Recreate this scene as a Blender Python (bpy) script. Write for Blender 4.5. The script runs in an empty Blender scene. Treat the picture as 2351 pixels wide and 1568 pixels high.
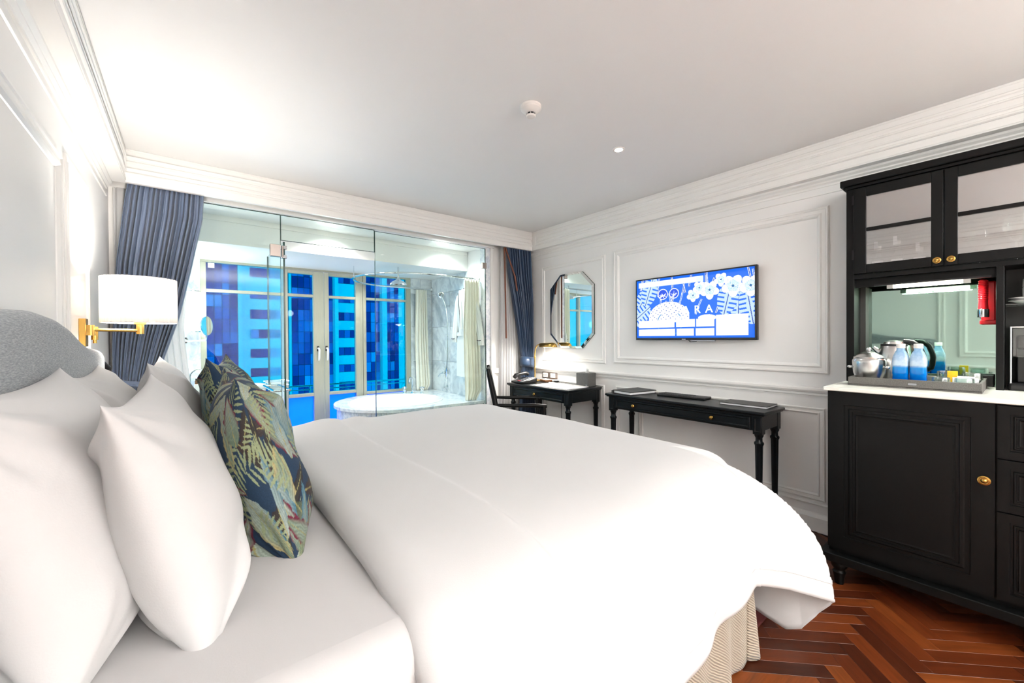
import bpy, bmesh, math, random
import numpy as np
from mathutils import Vector, Matrix
random.seed(7); RNG = np.random.default_rng(7)
PI = math.pi
S = bpy.context.scene
C = S.collection

# ------------------------------------------------------------ camera, world, lights
def cam_axes(yaw, pitch, roll):
    f = Vector((math.sin(yaw)*math.cos(pitch), math.cos(yaw)*math.cos(pitch), math.sin(pitch)))
    r = Vector((math.cos(yaw), -math.sin(yaw), 0)); u = r.cross(f)
    c, s = math.cos(roll), math.sin(roll)
    return c*r+s*u, -s*r+c*u, f
_r, _u, _f = cam_axes(6.69754334e-01, -7.65305129e-03, -6.31131730e-03)
cd = bpy.data.cameras.new('camera'); cam = bpy.data.objects.new('camera', cd); C.objects.link(cam)
cd.sensor_fit = 'HORIZONTAL'; cd.sensor_width = 36; cd.lens = 936.318*36/2351; cd.clip_start = .02; cd.clip_end = 400
M = Matrix((_r, _u, -_f)).transposed().to_4x4(); M.translation = Vector((0, 0, 1.2)); cam.matrix_world = M
S.camera = cam
W = bpy.data.worlds.new('sky'); S.world = W; W.use_nodes = True
_bg = W.node_tree.nodes['Background']; _bg.inputs[0].default_value = (.80, .90, 1, 1); _bg.inputs[1].default_value = 5.0
S.view_settings.view_transform = 'Standard'; S.view_settings.look = 'None'
S.view_settings.gamma = 1; S.view_settings.exposure = 1.50; S.view_settings.use_curve_mapping = False

def light(name, kind, loc, energy, color=(1, 1, 1), rot=(0, 0, 0), **kw):
    d = bpy.data.lights.new(name, kind); d.energy = energy; d.color = color
    for k, v in kw.items(): setattr(d, k, v)
    o = bpy.data.objects.new(name, d); C.objects.link(o); o.location = loc; o.rotation_euler = rot
    return o
# the ceiling downlight, plus unseen spots added behind the camera to brighten the room
for i, (x, y, e) in enumerate(((2.08, 1.56, 6), (2.2, -2.2, 18), (.5, -2.2, 18), (1.35, -3.0, 18))):
    light('downlight_and_fill_light', 'SPOT', (x, y, 2.325), e, (1, .96, .92), spot_size=2.7, spot_blend=1, shadow_soft_size=.12)
# added point light without a fixture, filling the room from behind the camera
light('rear_fill_light', 'POINT', (2.1, -2.5, 1.90), 12, (1, .985, .965), shadow_soft_size=.08)
# upward spots added behind the camera, bouncing fill light off the ceiling
for x, y in ((2.2, -2.3), (.4, -2.0)):
    light('bounce_fill_light', 'SPOT', (x, y, 1.25), 235, (1, .985, .965), (PI, 0, 0), spot_size=2.6, spot_blend=1, shadow_soft_size=.10)

# ------------------------------------------------------------ materials
def srgb(r, g, b):
    f = lambda c: (c/12.92 if c <= .04045 else ((c+.055)/1.055)**2.4)
    return (f(r/255), f(g/255), f(b/255), 1)
class NT:
    def __init__(s, name):
        s.m = bpy.data.materials.new(name); s.m.use_nodes = True; s.t = s.m.node_tree
        s.b = s.t.nodes['Principled BSDF']; s.out = s.t.nodes['Material Output']
    def n(s, kind, **kw):
        nd = s.t.nodes.new(kind)
        for k, v in kw.items():
            if k in nd.inputs.keys(): nd.inputs[k].default_value = v
            else: setattr(nd, k, v)
        return nd
    def l(s, a, b): s.t.links.new(a, b)
    def coord(s, out='Object', scale=(1, 1, 1)):
        tc = s.n('ShaderNodeTexCoord'); mp = s.n('ShaderNodeMapping'); mp.inputs['Scale'].default_value = scale
        s.l(tc.outputs[out], mp.inputs['Vector']); return mp.outputs[0]
    def ramp(s, fac, stops):
        r = s.n('ShaderNodeValToRGB'); e = r.color_ramp.elements
        while len(e) < len(stops): e.new(.5)
        for el, (p, c) in zip(e, stops): el.position = p; el.color = c
        s.l(fac, r.inputs[0]); return r.outputs[0]
    def bump(s, h, strength=.2, dist=.01):
        b = s.n('ShaderNodeBump', Strength=strength, Distance=dist); s.l(h, b.inputs['Height']); s.l(b.outputs[0], s.b.inputs['Normal'])
def simple(name, col, rough=.5, metal=0, vary=.04, scale=6, bump=0, bscale=60, stretch=(1, 1, 1), spec=None, coat=0, sheen=0):
    k = NT(name); c = srgb(*col)
    v = k.coord('Object', stretch)
    nz = k.n('ShaderNodeTexNoise', Scale=scale, Detail=3.0); k.l(v, nz.inputs['Vector'])
    lo = tuple(max(0, x*(1-vary)) for x in c[:3])+(1,); hi = tuple(min(1, x*(1+vary)) for x in c[:3])+(1,)
    k.l(k.ramp(nz.outputs['Fac'], [(.3, lo), (.7, hi)]), k.b.inputs['Base Color'])
    k.b.inputs['Roughness'].default_value = rough; k.b.inputs['Metallic'].default_value = metal
    if spec is not None: k.b.inputs['Specular IOR Level'].default_value = spec
    if coat: k.b.inputs['Coat Weight'].default_value = coat
    if sheen: k.b.inputs['Sheen Weight'].default_value = sheen
    if bump:
        n2 = k.n('ShaderNodeTexNoise', Scale=bscale, Detail=2.0); k.l(v, n2.inputs['Vector']); k.bump(n2.outputs['Fac'], bump, .004)
    return k.m
def glass(name, tint, gloss=.08, rough=.0, fk=.5):
    k = NT(name); k.t.nodes.remove(k.b)
    tr = k.n('ShaderNodeBsdfTransparent'); tr.inputs[0].default_value = tint
    gl = k.n('ShaderNodeBsdfGlossy'); gl.inputs['Roughness'].default_value = rough; gl.inputs[0].default_value = (1, 1, 1, 1)
    mx = k.n('ShaderNodeMixShader')
    lw = k.n('ShaderNodeLayerWeight', Blend=.25); mt = k.n('ShaderNodeMath', operation='MULTIPLY_ADD'); mt.inputs[1].default_value = fk; mt.inputs[2].default_value = gloss
    nz = k.n('ShaderNodeTexNoise', Scale=2.0); 
    k.l(lw.outputs['Fresnel'], mt.inputs[0]); k.l(mt.outputs[0], mx.inputs[0]); k.l(tr.outputs[0], mx.inputs[1]); k.l(gl.outputs[0], mx.inputs[2])
    k.l(mx.outputs[0], k.out.inputs[0]); return k.m
def emit(name, col, strength):
    k = NT(name); k.b.inputs['Base Color'].default_value = srgb(*col)
    k.b.inputs['Emission Color'].default_value = srgb(*col); k.b.inputs['Emission Strength'].default_value = strength
    return k.m

m_wall = simple('white_wall_paint', (239, 238, 236), .5, vary=.01, scale=2)
m_trim = simple('white_trim_paint', (240, 239, 236), .32, vary=.01, scale=3)
m_ceil = simple('ceiling_paint', (240, 240, 239), .7, vary=.01, scale=1.5)
m_black = simple('black_lacquer', (9, 10, 10), .42, spec=.22, vary=.12, scale=9, bump=.05, bscale=120, stretch=(1, 1, .25))
m_navy = simple('blue_black_lacquer', (6, 13, 17), .32, spec=.3, vary=.12, scale=9, bump=.04, bscale=90)
m_blackmetal = simple('black_metal', (30, 29, 32), .35, metal=.4)
m_darkin = simple('cabinet_inside', (38, 37, 36), .6)
m_brass = simple('brushed_brass', (205, 165, 90), .28, metal=1, vary=.08, scale=30, stretch=(1, 1, .2))
m_oldbrass = simple('antique_brass', (190, 150, 80), .25, metal=1, vary=.2, scale=40)
m_chrome = simple('chrome', (225, 228, 230), .08, metal=1, vary=.02)
m_steel = simple('brushed_steel', (205, 205, 203), .25, metal=1, vary=.06, scale=20, stretch=(1, 1, .1))
m_nickel = simple('brushed_nickel', (176, 165, 158), .35, metal=1, vary=.04, scale=40)
m_mirror = simple('mirror_silver', (240, 244, 243), .01, metal=1, vary=.005)
m_mirrorg = simple('green_tinted_mirror', (168, 196, 184), .03, metal=1, vary=.02)
m_clear = glass('clear_glass', (.94, .985, .965, 1), .010, fk=.26)
m_cab = glass('cabinet_glass', (.85, .85, .85, 1), .40, .02)
m_tumbler = glass('tumbler_glass', (.86, .93, .90, 1), .10)
m_blueglass_daylight = glass('daylight_blue_window_glass', (.002, .25, .325, 1), .0, fk=.12)  # tint holds the glass's own blue and the blue cast of daylight
m_edge = simple('green_glass_edge', (10, 60, 50), .2)
m_linen = simple('white_linen', (198, 197, 197), .85, vary=.01, scale=3, bump=.06, bscale=300, sheen=.1)
m_sheet = simple('sheet_cotton', (197, 195, 195), .8, vary=.01, scale=3, bump=.04, bscale=300)
m_ceramic = simple('white_ceramic', (245, 246, 247), .12, vary=.01)
m_worktop = simple('white_stone_worktop', (240, 241, 232), .2, vary=.015, scale=12)
m_tissue = simple('tissue_paper', (248, 248, 248), .9, vary=.01)
m_paper = simple('paper', (238, 238, 240), .8, vary=.02)
m_pewter = simple('grey_leatherette', (92, 92, 90), .6, vary=.1, scale=80, bump=.15, bscale=300)
m_darkleather = simple('charcoal_leatherette', (62, 62, 62), .5, vary=.1, scale=60, bump=.1, bscale=300)
m_brown = simple('brown_wood', (126, 84, 48), .45, vary=.25, scale=20, stretch=(1, 6, 1))
m_wand = simple('dark_red_wood', (112, 58, 34), .4, vary=.3, scale=15, stretch=(6, 6, 1))
m_plastic = simple('black_plastic', (24, 24, 26), .35)
m_greyplast = simple('grey_plastic', (150, 152, 158), .35)
m_red = simple('red_plastic', (205, 22, 34), .3, vary=.08)
m_alu = simple('champagne_aluminium', (176, 176, 158), .4, metal=.25, vary=.03, scale=10, stretch=(8, 8, 1))
m_yellow = simple('yellow_card', (240, 190, 20), .5, vary=.1, scale=30)
m_white_plate = simple('white_plastic', (236, 232, 228), .4)
m_pale = simple('pale_concrete_cladding', (215, 222, 226), .8, vary=.05, scale=.4)
m_cream = simple('cream_shower_fabric', (252, 246, 232), .8, vary=.05, scale=4, bump=.05, bscale=200)
m_robe = simple('white_terry', (240, 240, 238), .95, vary=.02, scale=40, bump=.3, bscale=260)
m_navyline = simple('dark_piping', (30, 34, 44), .7)
m_floorbase = simple('dark_joint', (30, 12, 5), .7)
m_tube = emit('fluorescent_tube', (255, 255, 225), 9)
m_lampglow = emit('lamp_glow', (255, 250, 240), 9)

def mk_shade():
    k = NT('pleated_shade_fabric'); k.b.inputs['Base Color'].default_value = srgb(246, 242, 238)
    k.b.inputs['Roughness'].default_value = .9
    v = k.coord('Object'); w = k.n('ShaderNodeTexNoise', Scale=40.0); k.l(v, w.inputs['Vector'])
    k.l(k.ramp(w.outputs['Fac'], [(.3, srgb(246, 240, 236)), (.7, srgb(255, 252, 248))]), k.b.inputs['Emission Color'])
    k.b.inputs['Emission Strength'].default_value = .04
    tl = k.n('ShaderNodeBsdfTranslucent'); tl.inputs[0].default_value = srgb(250, 246, 240); mx = k.n('ShaderNodeMixShader'); mx.inputs[0].default_value = .22
    k.l(k.b.outputs[0], mx.inputs[1]); k.l(tl.outputs[0], mx.inputs[2]); k.l(mx.outputs[0], k.out.inputs[0]); return k.m
m_shade = mk_shade()
def mk_sconce():
    k = NT('glowing_glass_cylinder'); k.b.inputs['Base Color'].default_value = srgb(250, 250, 250)
    k.b.inputs['Emission Color'].default_value = srgb(255, 255, 252); k.b.inputs['Emission Strength'].default_value = 1.1
    return k.m
m_sconce = mk_sconce()
def mk_headboard():
    k = NT('grey_chenille'); v = k.coord('Object', (1, 10, 90))
    nz = k.n('ShaderNodeTexNoise', Scale=5.0, Detail=4.0, Roughness=.7); k.l(v, nz.inputs['Vector'])
    k.l(k.ramp(nz.outputs['Fac'], [(.25, srgb(84, 92, 98)), (.5, srgb(134, 141, 146)), (.75, srgb(186, 190, 192))]), k.b.inputs['Base Color'])
    k.b.inputs['Roughness'].default_value = .9; k.b.inputs['Sheen Weight'].default_value = .3; k.bump(nz.outputs['Fac'], .5, .004); return k.m
m_head = mk_headboard()
def mk_satin(name, lo, hi):
    k = NT(name); v = k.coord('Object', (60, 60, 4)); nz = k.n('ShaderNodeTexNoise', Scale=3.0, Detail=2.0); k.l(v, nz.inputs['Vector'])
    k.l(k.ramp(nz.outputs['Fac'], [(.3, srgb(*lo)), (.7, srgb(*hi))]), k.b.inputs['Base Color'])
    k.b.inputs['Roughness'].default_value = .38; k.b.inputs['Sheen Weight'].default_value = .25; k.b.inputs['Specular IOR Level'].default_value = .55
    return k.m
m_satin = mk_satin('slate_blue_satin', (100, 114, 140), (112, 127, 154))
m_satin2 = mk_satin('navy_satin', (36, 58, 86), (46, 70, 100))
def mk_sheer():
    k = NT('white_voile'); k.b.inputs['Base Color'].default_value = srgb(246, 246, 246); k.b.inputs['Roughness'].default_value = .9
    tr = k.n('ShaderNodeBsdfTransparent'); mx = k.n('ShaderNodeMixShader'); mx.inputs[0].default_value = .78
    tl = k.n('ShaderNodeBsdfTranslucent'); tl.inputs[0].default_value = srgb(245, 245, 245); m2 = k.n('ShaderNodeMixShader'); m2.inputs[0].default_value = .35
    nz = k.n('ShaderNodeTexNoise', Scale=500.0); k.l(k.coord(), nz.inputs['Vector'])
    k.l(k.ramp(nz.outputs['Fac'], [(.3, srgb(240, 240, 240)), (.7, srgb(250, 250, 250))]), k.b.inputs['Base Color'])
    k.l(k.b.outputs[0], m2.inputs[1]); k.l(tl.outputs[0], m2.inputs[2]); k.l(tr.outputs[0], mx.inputs[1]); k.l(m2.outputs[0], mx.inputs[2]); k.l(mx.outputs[0], k.out.inputs[0]); return k.m
m_sheer = mk_sheer()
def mk_marble(name, base, vein, scale=1.4, rnd=True):
    k = NT(name); tc = k.n('ShaderNodeTexCoord'); oi = k.n('ShaderNodeObjectInfo'); add = k.n('ShaderNodeVectorMath', operation='ADD')
    mul = k.n('ShaderNodeVectorMath', operation='SCALE'); mul.inputs['Scale'].default_value = 9.0
    cb = k.n('ShaderNodeCombineXYZ'); k.l(oi.outputs['Random'], cb.inputs[0]); k.l(oi.outputs['Random'], cb.inputs[1]); k.l(cb.outputs[0], mul.inputs[0])
    k.l(tc.outputs['Object'], add.inputs[0]); k.l(mul.outputs[0], add.inputs[1])
    n1 = k.n('ShaderNodeTexNoise', Scale=scale, Detail=6.0, Roughness=.6, Distortion=1.6); k.l(add.outputs[0], n1.inputs['Vector'])
    n2 = k.n('ShaderNodeTexNoise', Scale=scale*3, Detail=5.0, Distortion=2.4); k.l(add.outputs[0], n2.inputs['Vector'])
    c1 = k.ramp(n1.outputs['Fac'], [(.35, srgb(*vein)), (.48, srgb(*base)), (.52, srgb(*base)), (.6, srgb(*[int((a+b)/2) for a, b in zip(base, vein)]))])
    c2 = k.ramp(n2.outputs['Fac'], [(.40, (.85, .87, .9, 1)), (.5, (1, 1, 1, 1))])
    mx = k.n('ShaderNodeMixRGB', blend_type='MULTIPLY'); mx.inputs[0].default_value = 1; k.l(c1, mx.inputs[1]); k.l(c2, mx.inputs[2])
    k.l(mx.outputs[0], k.b.inputs['Base Color']); k.b.inputs['Roughness'].default_value = .15; return k.m
m_marble = mk_marble('pale_grey_marble', (230, 235, 238), (186, 195, 202), 1.8)
m_marble2 = mk_marble('white_marble', (240, 243, 246), (196, 206, 220), 4)
def mk_plank():
    k = NT('reddish_brown_plank'); tc = k.n('ShaderNodeTexCoord'); mp = k.n('ShaderNodeMapping'); mp.inputs['Scale'].default_value = (3, 34, 10)
    oi = k.n('ShaderNodeObjectInfo'); cb = k.n('ShaderNodeCombineXYZ'); k.l(oi.outputs['Random'], cb.inputs[0]); k.l(oi.outputs['Random'], cb.inputs[2])
    sc = k.n('ShaderNodeVectorMath', operation='SCALE'); sc.inputs['Scale'].default_value = 13.0; k.l(cb.outputs[0], sc.inputs[0])
    ad = k.n('ShaderNodeVectorMath', operation='ADD'); k.l(tc.outputs['Object'], ad.inputs[0]); k.l(sc.outputs[0], ad.inputs[1]); k.l(ad.outputs[0], mp.inputs['Vector'])
    nz = k.n('ShaderNodeTexNoise', Scale=1.6, Detail=5.0, Roughness=.65, Distortion=.4); k.l(mp.outputs[0], nz.inputs['Vector'])
    grain = k.ramp(nz.outputs['Fac'], [(.3, (.55, .5, .45, 1)), (.6, (1, 1, 1, 1)), (.8, (1.25, 1.15, 1.05, 1))])
    tone = k.ramp(oi.outputs['Random'], [(0, srgb(62, 27, 12)), (.35, srgb(84, 37, 16)), (.7, srgb(104, 48, 20)), (1, srgb(124, 64, 28))])
    mx = k.n('ShaderNodeMixRGB', blend_type='MULTIPLY'); mx.inputs[0].default_value = .9; k.l(tone, mx.inputs[1]); k.l(grain, mx.inputs[2])
    k.l(mx.outputs[0], k.b.inputs['Base Color']); k.b.inputs['Roughness'].default_value = .33; k.b.inputs['Specular IOR Level'].default_value = .35; return k.m
m_plank = mk_plank()
def mk_ribs():
    k = NT('ribbed_taupe_fabric'); v = k.coord('Object', (1, 1, 1)); w = k.n('ShaderNodeTexWave', Scale=62.0, Distortion=3.5, Detail=1.5); w.bands_direction = 'DIAGONAL'; w.inputs['Detail Scale'].default_value = .35
    k.l(v, w.inputs['Vector']); k.l(k.ramp(w.outputs['Fac'], [(.2, srgb(140, 127, 110)), (.8, srgb(184, 172, 152))]), k.b.inputs['Base Color'])
    k.b.inputs['Roughness'].default_value = .6; k.b.inputs['Sheen Weight'].default_value = .4; k.bump(w.outputs['Fac'], .7, .004); return k.m
m_skirt = mk_ribs()
def mk_woven(name, a, b, sc):
    k = NT(name); v = k.coord('Object', (1, 1, 1)); w = k.n('ShaderNodeTexNoise', Scale=sc, Detail=2.0); k.l(v, w.inputs['Vector'])
    k.l(k.ramp(w.outputs['Fac'], [(.35, srgb(*a)), (.65, srgb(*b))]), k.b.inputs['Base Color']); k.b.inputs['Roughness'].default_value = .8; k.bump(w.outputs['Fac'], .4, .002); return k.m
m_tray = mk_woven('grey_woven_leatherette', (84, 82, 80), (112, 110, 106), 700)
def mk_rug():
    k = NT('dark_red_rug_pile'); v = k.coord('Object', (1, 1, 1)); w = k.n('ShaderNodeTexVoronoi', Scale=26.0); w.feature = 'DISTANCE_TO_EDGE'; k.l(v, w.inputs['Vector'])
    sx = k.n('ShaderNodeSeparateXYZ'); k.l(v, sx.inputs[0]); cmp_ = k.n('ShaderNodeMath', operation='GREATER_THAN'); cmp_.inputs[1].default_value = .06; k.l(sx.outputs['Y'], cmp_.inputs[0])
    mx = k.n('ShaderNodeMixRGB'); k.l(cmp_.outputs[0], mx.inputs[0]); mx.inputs[1].default_value = srgb(70, 10, 8)
    k.l(k.ramp(w.outputs['Distance'], [(.0, srgb(205, 180, 140)), (.06, srgb(120, 60, 40)), (.12, srgb(26, 12, 10))]), mx.inputs[2]); k.l(mx.outputs[0], k.b.inputs['Base Color'])
    k.b.inputs['Roughness'].default_value = .95; return k.m
m_rug = mk_rug()
def mk_bottle():
    k = NT('blue_water_bottle'); v = k.coord('Object'); sx = k.n('ShaderNodeSeparateXYZ'); k.l(v, sx.inputs[0])
    mr = k.n('ShaderNodeMapRange'); mr.inputs['From Min'].default_value = .0; mr.inputs['From Max'].default_value = .16; k.l(sx.outputs['Z'], mr.inputs['Value'])
    col = k.ramp(mr.outputs[0], [(0, srgb(10, 80, 190)), (.35, srgb(0, 130, 225)), (.53, srgb(20, 160, 235)), (.6, srgb(206, 226, 240)), (.8, srgb(190, 215, 235)), (1, srgb(150, 190, 222))])
    nz = k.n('ShaderNodeTexNoise', Scale=60.0, Detail=3.0); k.l(v, nz.inputs['Vector'])
    mx = k.n('ShaderNodeMixRGB', blend_type='MULTIPLY'); mx.inputs[0].default_value = .5; k.l(col, mx.inputs[1]); k.l(k.ramp(nz.outputs['Fac'], [(.4, (.5, .6, .8, 1)), (.6, (1, 1, 1, 1))]), mx.inputs[2])
    k.l(mx.outputs[0], k.b.inputs['Base Color']); k.b.inputs['Roughness'].default_value = .08; k.b.inputs['Transmission Weight'].default_value = .15; return k.m
m_bottle = mk_bottle()
def mk_pane():
    k = NT('tower_window_pane'); oi = k.n('ShaderNodeObjectInfo')
    k.l(k.ramp(oi.outputs['Random'], [(0, srgb(16, 44, 110)), (.45, srgb(34, 74, 150)), (.8, srgb(60, 116, 190)), (1, srgb(120, 170, 220))]), k.b.inputs['Base Color'])  # blues painted in for the sky reflected by the tower glass
    k.b.inputs['Roughness'].default_value = .3; k.b.inputs['Specular IOR Level'].default_value = .1; return k.m
m_tpane = mk_pane()
def mk_frost():
    k = NT('blue_frosted_glass'); v = k.coord(); nz = k.n('ShaderNodeTexNoise', Scale=3.0); k.l(v, nz.inputs['Vector'])
    tl = k.n('ShaderNodeBsdfTranslucent'); k.l(k.ramp(nz.outputs['Fac'], [(.3, srgb(10, 135, 225)), (.7, srgb(20, 150, 238))]), tl.inputs[0]); 
    mx = k.n('ShaderNodeMixShader'); mx.inputs[0].default_value = .6; k.b.inputs['Base Color'].default_value = srgb(20, 140, 230); k.b.inputs['Roughness'].default_value = .3
    k.l(k.b.outputs[0], mx.inputs[1]); k.l(tl.outputs[0], mx.inputs[2]); k.l(mx.outputs[0], k.out.inputs[0]); return k.m
m_frost = mk_frost()
def mk_attr(name, emission=0, rough=.8):
    k = NT(name); a = k.n('ShaderNodeAttribute'); a.attribute_name = 'print'
    if emission:
        k.b.inputs['Base Color'].default_value = (.01, .01, .01, 1); k.l(a.outputs['Color'], k.b.inputs['Emission Color']); k.b.inputs['Emission Strength'].default_value = emission
    else:
        nz = k.n('ShaderNodeTexNoise', Scale=260.0, Detail=2.0); k.l(k.coord(), nz.inputs['Vector'])
        mx = k.n('ShaderNodeMixRGB', blend_type='MULTIPLY'); mx.inputs[0].default_value = .35; k.l(a.outputs['Color'], mx.inputs[1]); k.l(nz.outputs['Fac'], mx.inputs[2])
        k.l(mx.outputs[0], k.b.inputs['Base Color']); k.bump(nz.outputs['Fac'], .2, .002)
    k.b.inputs['Roughness'].default_value = rough; return k.m
m_print = mk_attr('tropical_leaf_print'); m_screen = mk_attr('screen_picture', .36, .25)
m_screen.node_tree.nodes['Principled BSDF'].inputs['Specular IOR Level'].default_value = .15

# ------------------------------------------------------------ mesh helpers
class MB:
    def __init__(s): s.v = []; s.f = []
    def add(s, vs, fs):
        n = len(s.v); s.v += [tuple(v) for v in vs]; s.f += [tuple(i+n for i in f) for f in fs]; return s
    def box(s, x0, y0, z0, x1, y1, z1):
        x0, x1 = sorted((x0, x1)); y0, y1 = sorted((y0, y1)); z0, z1 = sorted((z0, z1))
        return s.add([(x, y, z) for z in (z0, z1) for y in (y0, y1) for x in (x0, x1)],
                     [(0, 2, 3, 1), (4, 5, 7, 6), (0, 1, 5, 4), (2, 6, 7, 3), (0, 4, 6, 2), (1, 3, 7, 5)])
    def lathe(s, c, prof, seg=24, axis=(0, 0, 1), flute=0, famp=.08, sq=0):
        a = Vector(axis).normalized(); u = a.orthogonal().normalized()
        if abs(a.z) > .99: u = Vector((1, 0, 0))
        w = a.cross(u); c = Vector(c); vs = []
        for r, z in prof:
            for i in range(seg):
                t = 2*PI*i/seg; rr = r*(1-famp*(.5+.5*math.cos(flute*t))) if flute else r
                if sq:
                    k = (abs(math.cos(t))**sq+abs(math.sin(t))**sq)**(-1/sq); rr *= k
                vs.append(c+a*z+(u*math.cos(t)+w*math.sin(t))*rr)
        fs = [(j*seg+i, j*seg+(i+1) % seg, (j+1)*seg+(i+1) % seg, (j+1)*seg+i) for j in range(len(prof)-1) for i in range(seg)]
        fs.append(tuple(range(seg-1, -1, -1))); fs.append(tuple((len(prof)-1)*seg+i for i in range(seg)))
        return s.add(vs, fs)
    def tube(s, pts, r, seg=10, closed=False):
        pts = [Vector(p) for p in pts]; n = len(pts); vs = []; prev = None
        for i, p in enumerate(pts):
            if closed: t = pts[(i+1) % n]-pts[i-1]
            else: t = pts[min(i+1, n-1)]-pts[max(i-1, 0)]
            t.normalize()
            u = t.orthogonal().normalized() if prev is None else (prev-t*prev.dot(t)).normalized()
            prev = u; w = t.cross(u); rr = r[i] if isinstance(r, (list, tuple)) else r
            for k in range(seg):
                a = 2*PI*k/seg; vs.append(p+(u*math.cos(a)+w*math.sin(a))*rr)
        m = n if closed else n-1
        fs = [(j*seg+i, j*seg+(i+1) % seg, ((j+1) % n)*seg+(i+1) % seg, ((j+1) % n)*seg+i) for j in range(m) for i in range(seg)]
        if not closed: fs.append(tuple(range(seg-1, -1, -1))); fs.append(tuple((n-1)*seg+i for i in range(seg)))
        return s.add(vs, fs)
    def prism(s, poly, d0, d1):                      # poly: list of 3D points, extruded by vector d0->d1
        d0 = Vector(d0); d1 = Vector(d1); n = len(poly)
        vs = [Vector(p)+d0 for p in poly]+[Vector(p)+d1 for p in poly]
        fs = [tuple(range(n-1, -1, -1)), tuple(range(n, 2*n))]+[(i, (i+1) % n, n+(i+1) % n, n+i) for i in range(n)]
        return s.add(vs, fs)
    def rings(s, o, eu, ev, en, w, h, prof, fill=True):   # nested rectangles: prof = [(inset, height)]
        o, eu, ev, en = map(Vector, (o, eu, ev, en)); vs = []
        for d, t in prof:
            for a, b in ((d, d), (w-d, d), (w-d, h-d), (d, h-d)): vs.append(o+eu*a+ev*b+en*t)
        fs = [(j*4+i, j*4+(i+1) % 4, (j+1)*4+(i+1) % 4, (j+1)*4+i) for j in range(len(prof)-1) for i in range(4)]
        if fill: k = (len(prof)-1)*4; fs.append((k, k+1, k+2, k+3))
        return s.add(vs, fs)
    def sphere(s, c, r, seg=16, rings=10, sc=(1, 1, 1)):
        c = Vector(c); vs = [c+Vector((0, 0, -r*sc[2]))]
        for j in range(1, rings):
            t = PI*j/rings-PI/2
            for i in range(seg):
                a = 2*PI*i/seg; vs.append(c+Vector((r*sc[0]*math.cos(t)*math.cos(a), r*sc[1]*math.cos(t)*math.sin(a), r*sc[2]*math.sin(t))))
        vs.append(c+Vector((0, 0, r*sc[2]))); e = len(vs)-1
        fs = [(0, 1+(i+1) % seg, 1+i) for i in range(seg)]+[(1+j*seg+i, 1+j*seg+(i+1) % seg, 1+(j+1)*seg+(i+1) % seg, 1+(j+1)*seg+i) for j in range(rings-2) for i in range(seg)]
        fs += [(e, 1+(rings-2)*seg+i, 1+(rings-2)*seg+(i+1) % seg) for i in range(seg)]
        return s.add(vs, fs)
    def build(s, name, mat, parent=None, smooth=False, bevel=0, origin=None, auto=True, solid=0):
        vs = np.array(s.v, float)
        if origin is None:
            origin = Vector(((vs[:, 0].min()+vs[:, 0].max())/2, (vs[:, 1].min()+vs[:, 1].max())/2, vs[:, 2].min()))
        origin = Vector(origin)
        me = bpy.data.meshes.new(name); me.from_pydata([tuple(v) for v in (vs-np.array(origin))], [], s.f)
        bm = bmesh.new(); bm.from_mesh(me); bmesh.ops.recalc_face_normals(bm, faces=bm.faces); bm.to_mesh(me); bm.free()
        me.materials.append(mat)
        o = bpy.data.objects.new(name, me); C.objects.link(o)
        put(o, origin, parent)
        if bevel:
            b = o.modifiers.new('bevel', 'BEVEL'); b.width = bevel; b.segments = 2; b.limit_method = 'ANGLE'; b.angle_limit = .6
        if solid:
            b = o.modifiers.new('solid', 'SOLIDIFY'); b.thickness = solid; b.offset = 0
        if smooth or bevel:
            for p in me.polygons: p.use_smooth = True
            if not smooth or auto:
                try: me.set_sharp_from_angle(angle=.7)
                except Exception: pass
        return o
def put(o, origin, parent):
    if parent is None: o.location = origin
    else:
        o.parent = parent; w = Vector((0, 0, 0)); p = parent
        while p is not None: w += p.location; p = p.parent
        o.location = Vector(origin)-w
def tag(o, label=None, cat=None, group=None, kind=None):
    if label: o['label'] = label
    if cat: o['category'] = cat
    if group: o['group'] = group
    if kind: o['kind'] = kind
    return o
def thing(name, loc, label, cat, group=None):
    o = bpy.data.objects.new(name, None); o.empty_display_size = .05; C.objects.link(o); o.location = loc
    return tag(o, label, cat, group)
def struct(o, label=None): return tag(o, label, None, None, 'structure')
def copy_tree(o, dloc, label=None):
    def cp(x, par):
        c = x.copy(); C.objects.link(c); c.parent = par
        for ch in x.children: cp(ch, c)
        return c
    r = cp(o, None); r.location = Vector(o.location)+Vector(dloc)
    if label: r['label'] = label
    return r
def grid_faces(nu, nv, flip=False):
    return [(j*nu+i, j*nu+i+1, (j+1)*nu+i+1, (j+1)*nu+i) for j in range(nv-1) for i in range(nu-1)]
def lerp(tab, z):
    tab = sorted(tab); return float(np.interp(z, [t[0] for t in tab], [t[1] for t in tab]))

# ------------------------------------------------------------ room shell
XR, XL, ZC = 3.03, -.38, 2.354
YF = 3.36                       # face of the dropped fascia over the glass
fl = struct(MB().box(XL, -3.6, -.05, XR, 3.62, -.012).build('floor', m_floorbase))
ce = struct(MB().box(XL, -3.6, ZC, XR, 3.62, ZC+.06).build('ceiling', m_ceil))
wr = struct(MB().box(XR, -3.6, -.05, XR+.1, 3.62, ZC).build('wall_right', m_wall))
wl = struct(MB().box(XL-.1, -3.6, -.05, XL, 3.52, ZC).build('wall_left', m_wall))
wn = struct(MB().box(XL, -3.7, -.05, XR, -3.6, ZC).build('wall_near', m_wall))
PR = [(0, 0), (0, .008), (.006, .014), (.014, .014), (.018, .009), (.036, .009), (.044, .015), (.052, .012), (.060, .004), (.062, 0)]
PRs = [(0, 0), (0, .006), (.004, .010), (.010, .010), (.013, .006), (.026, .006), (.031, .011), (.036, .008), (.040, .003), (.041, 0)]
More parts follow.
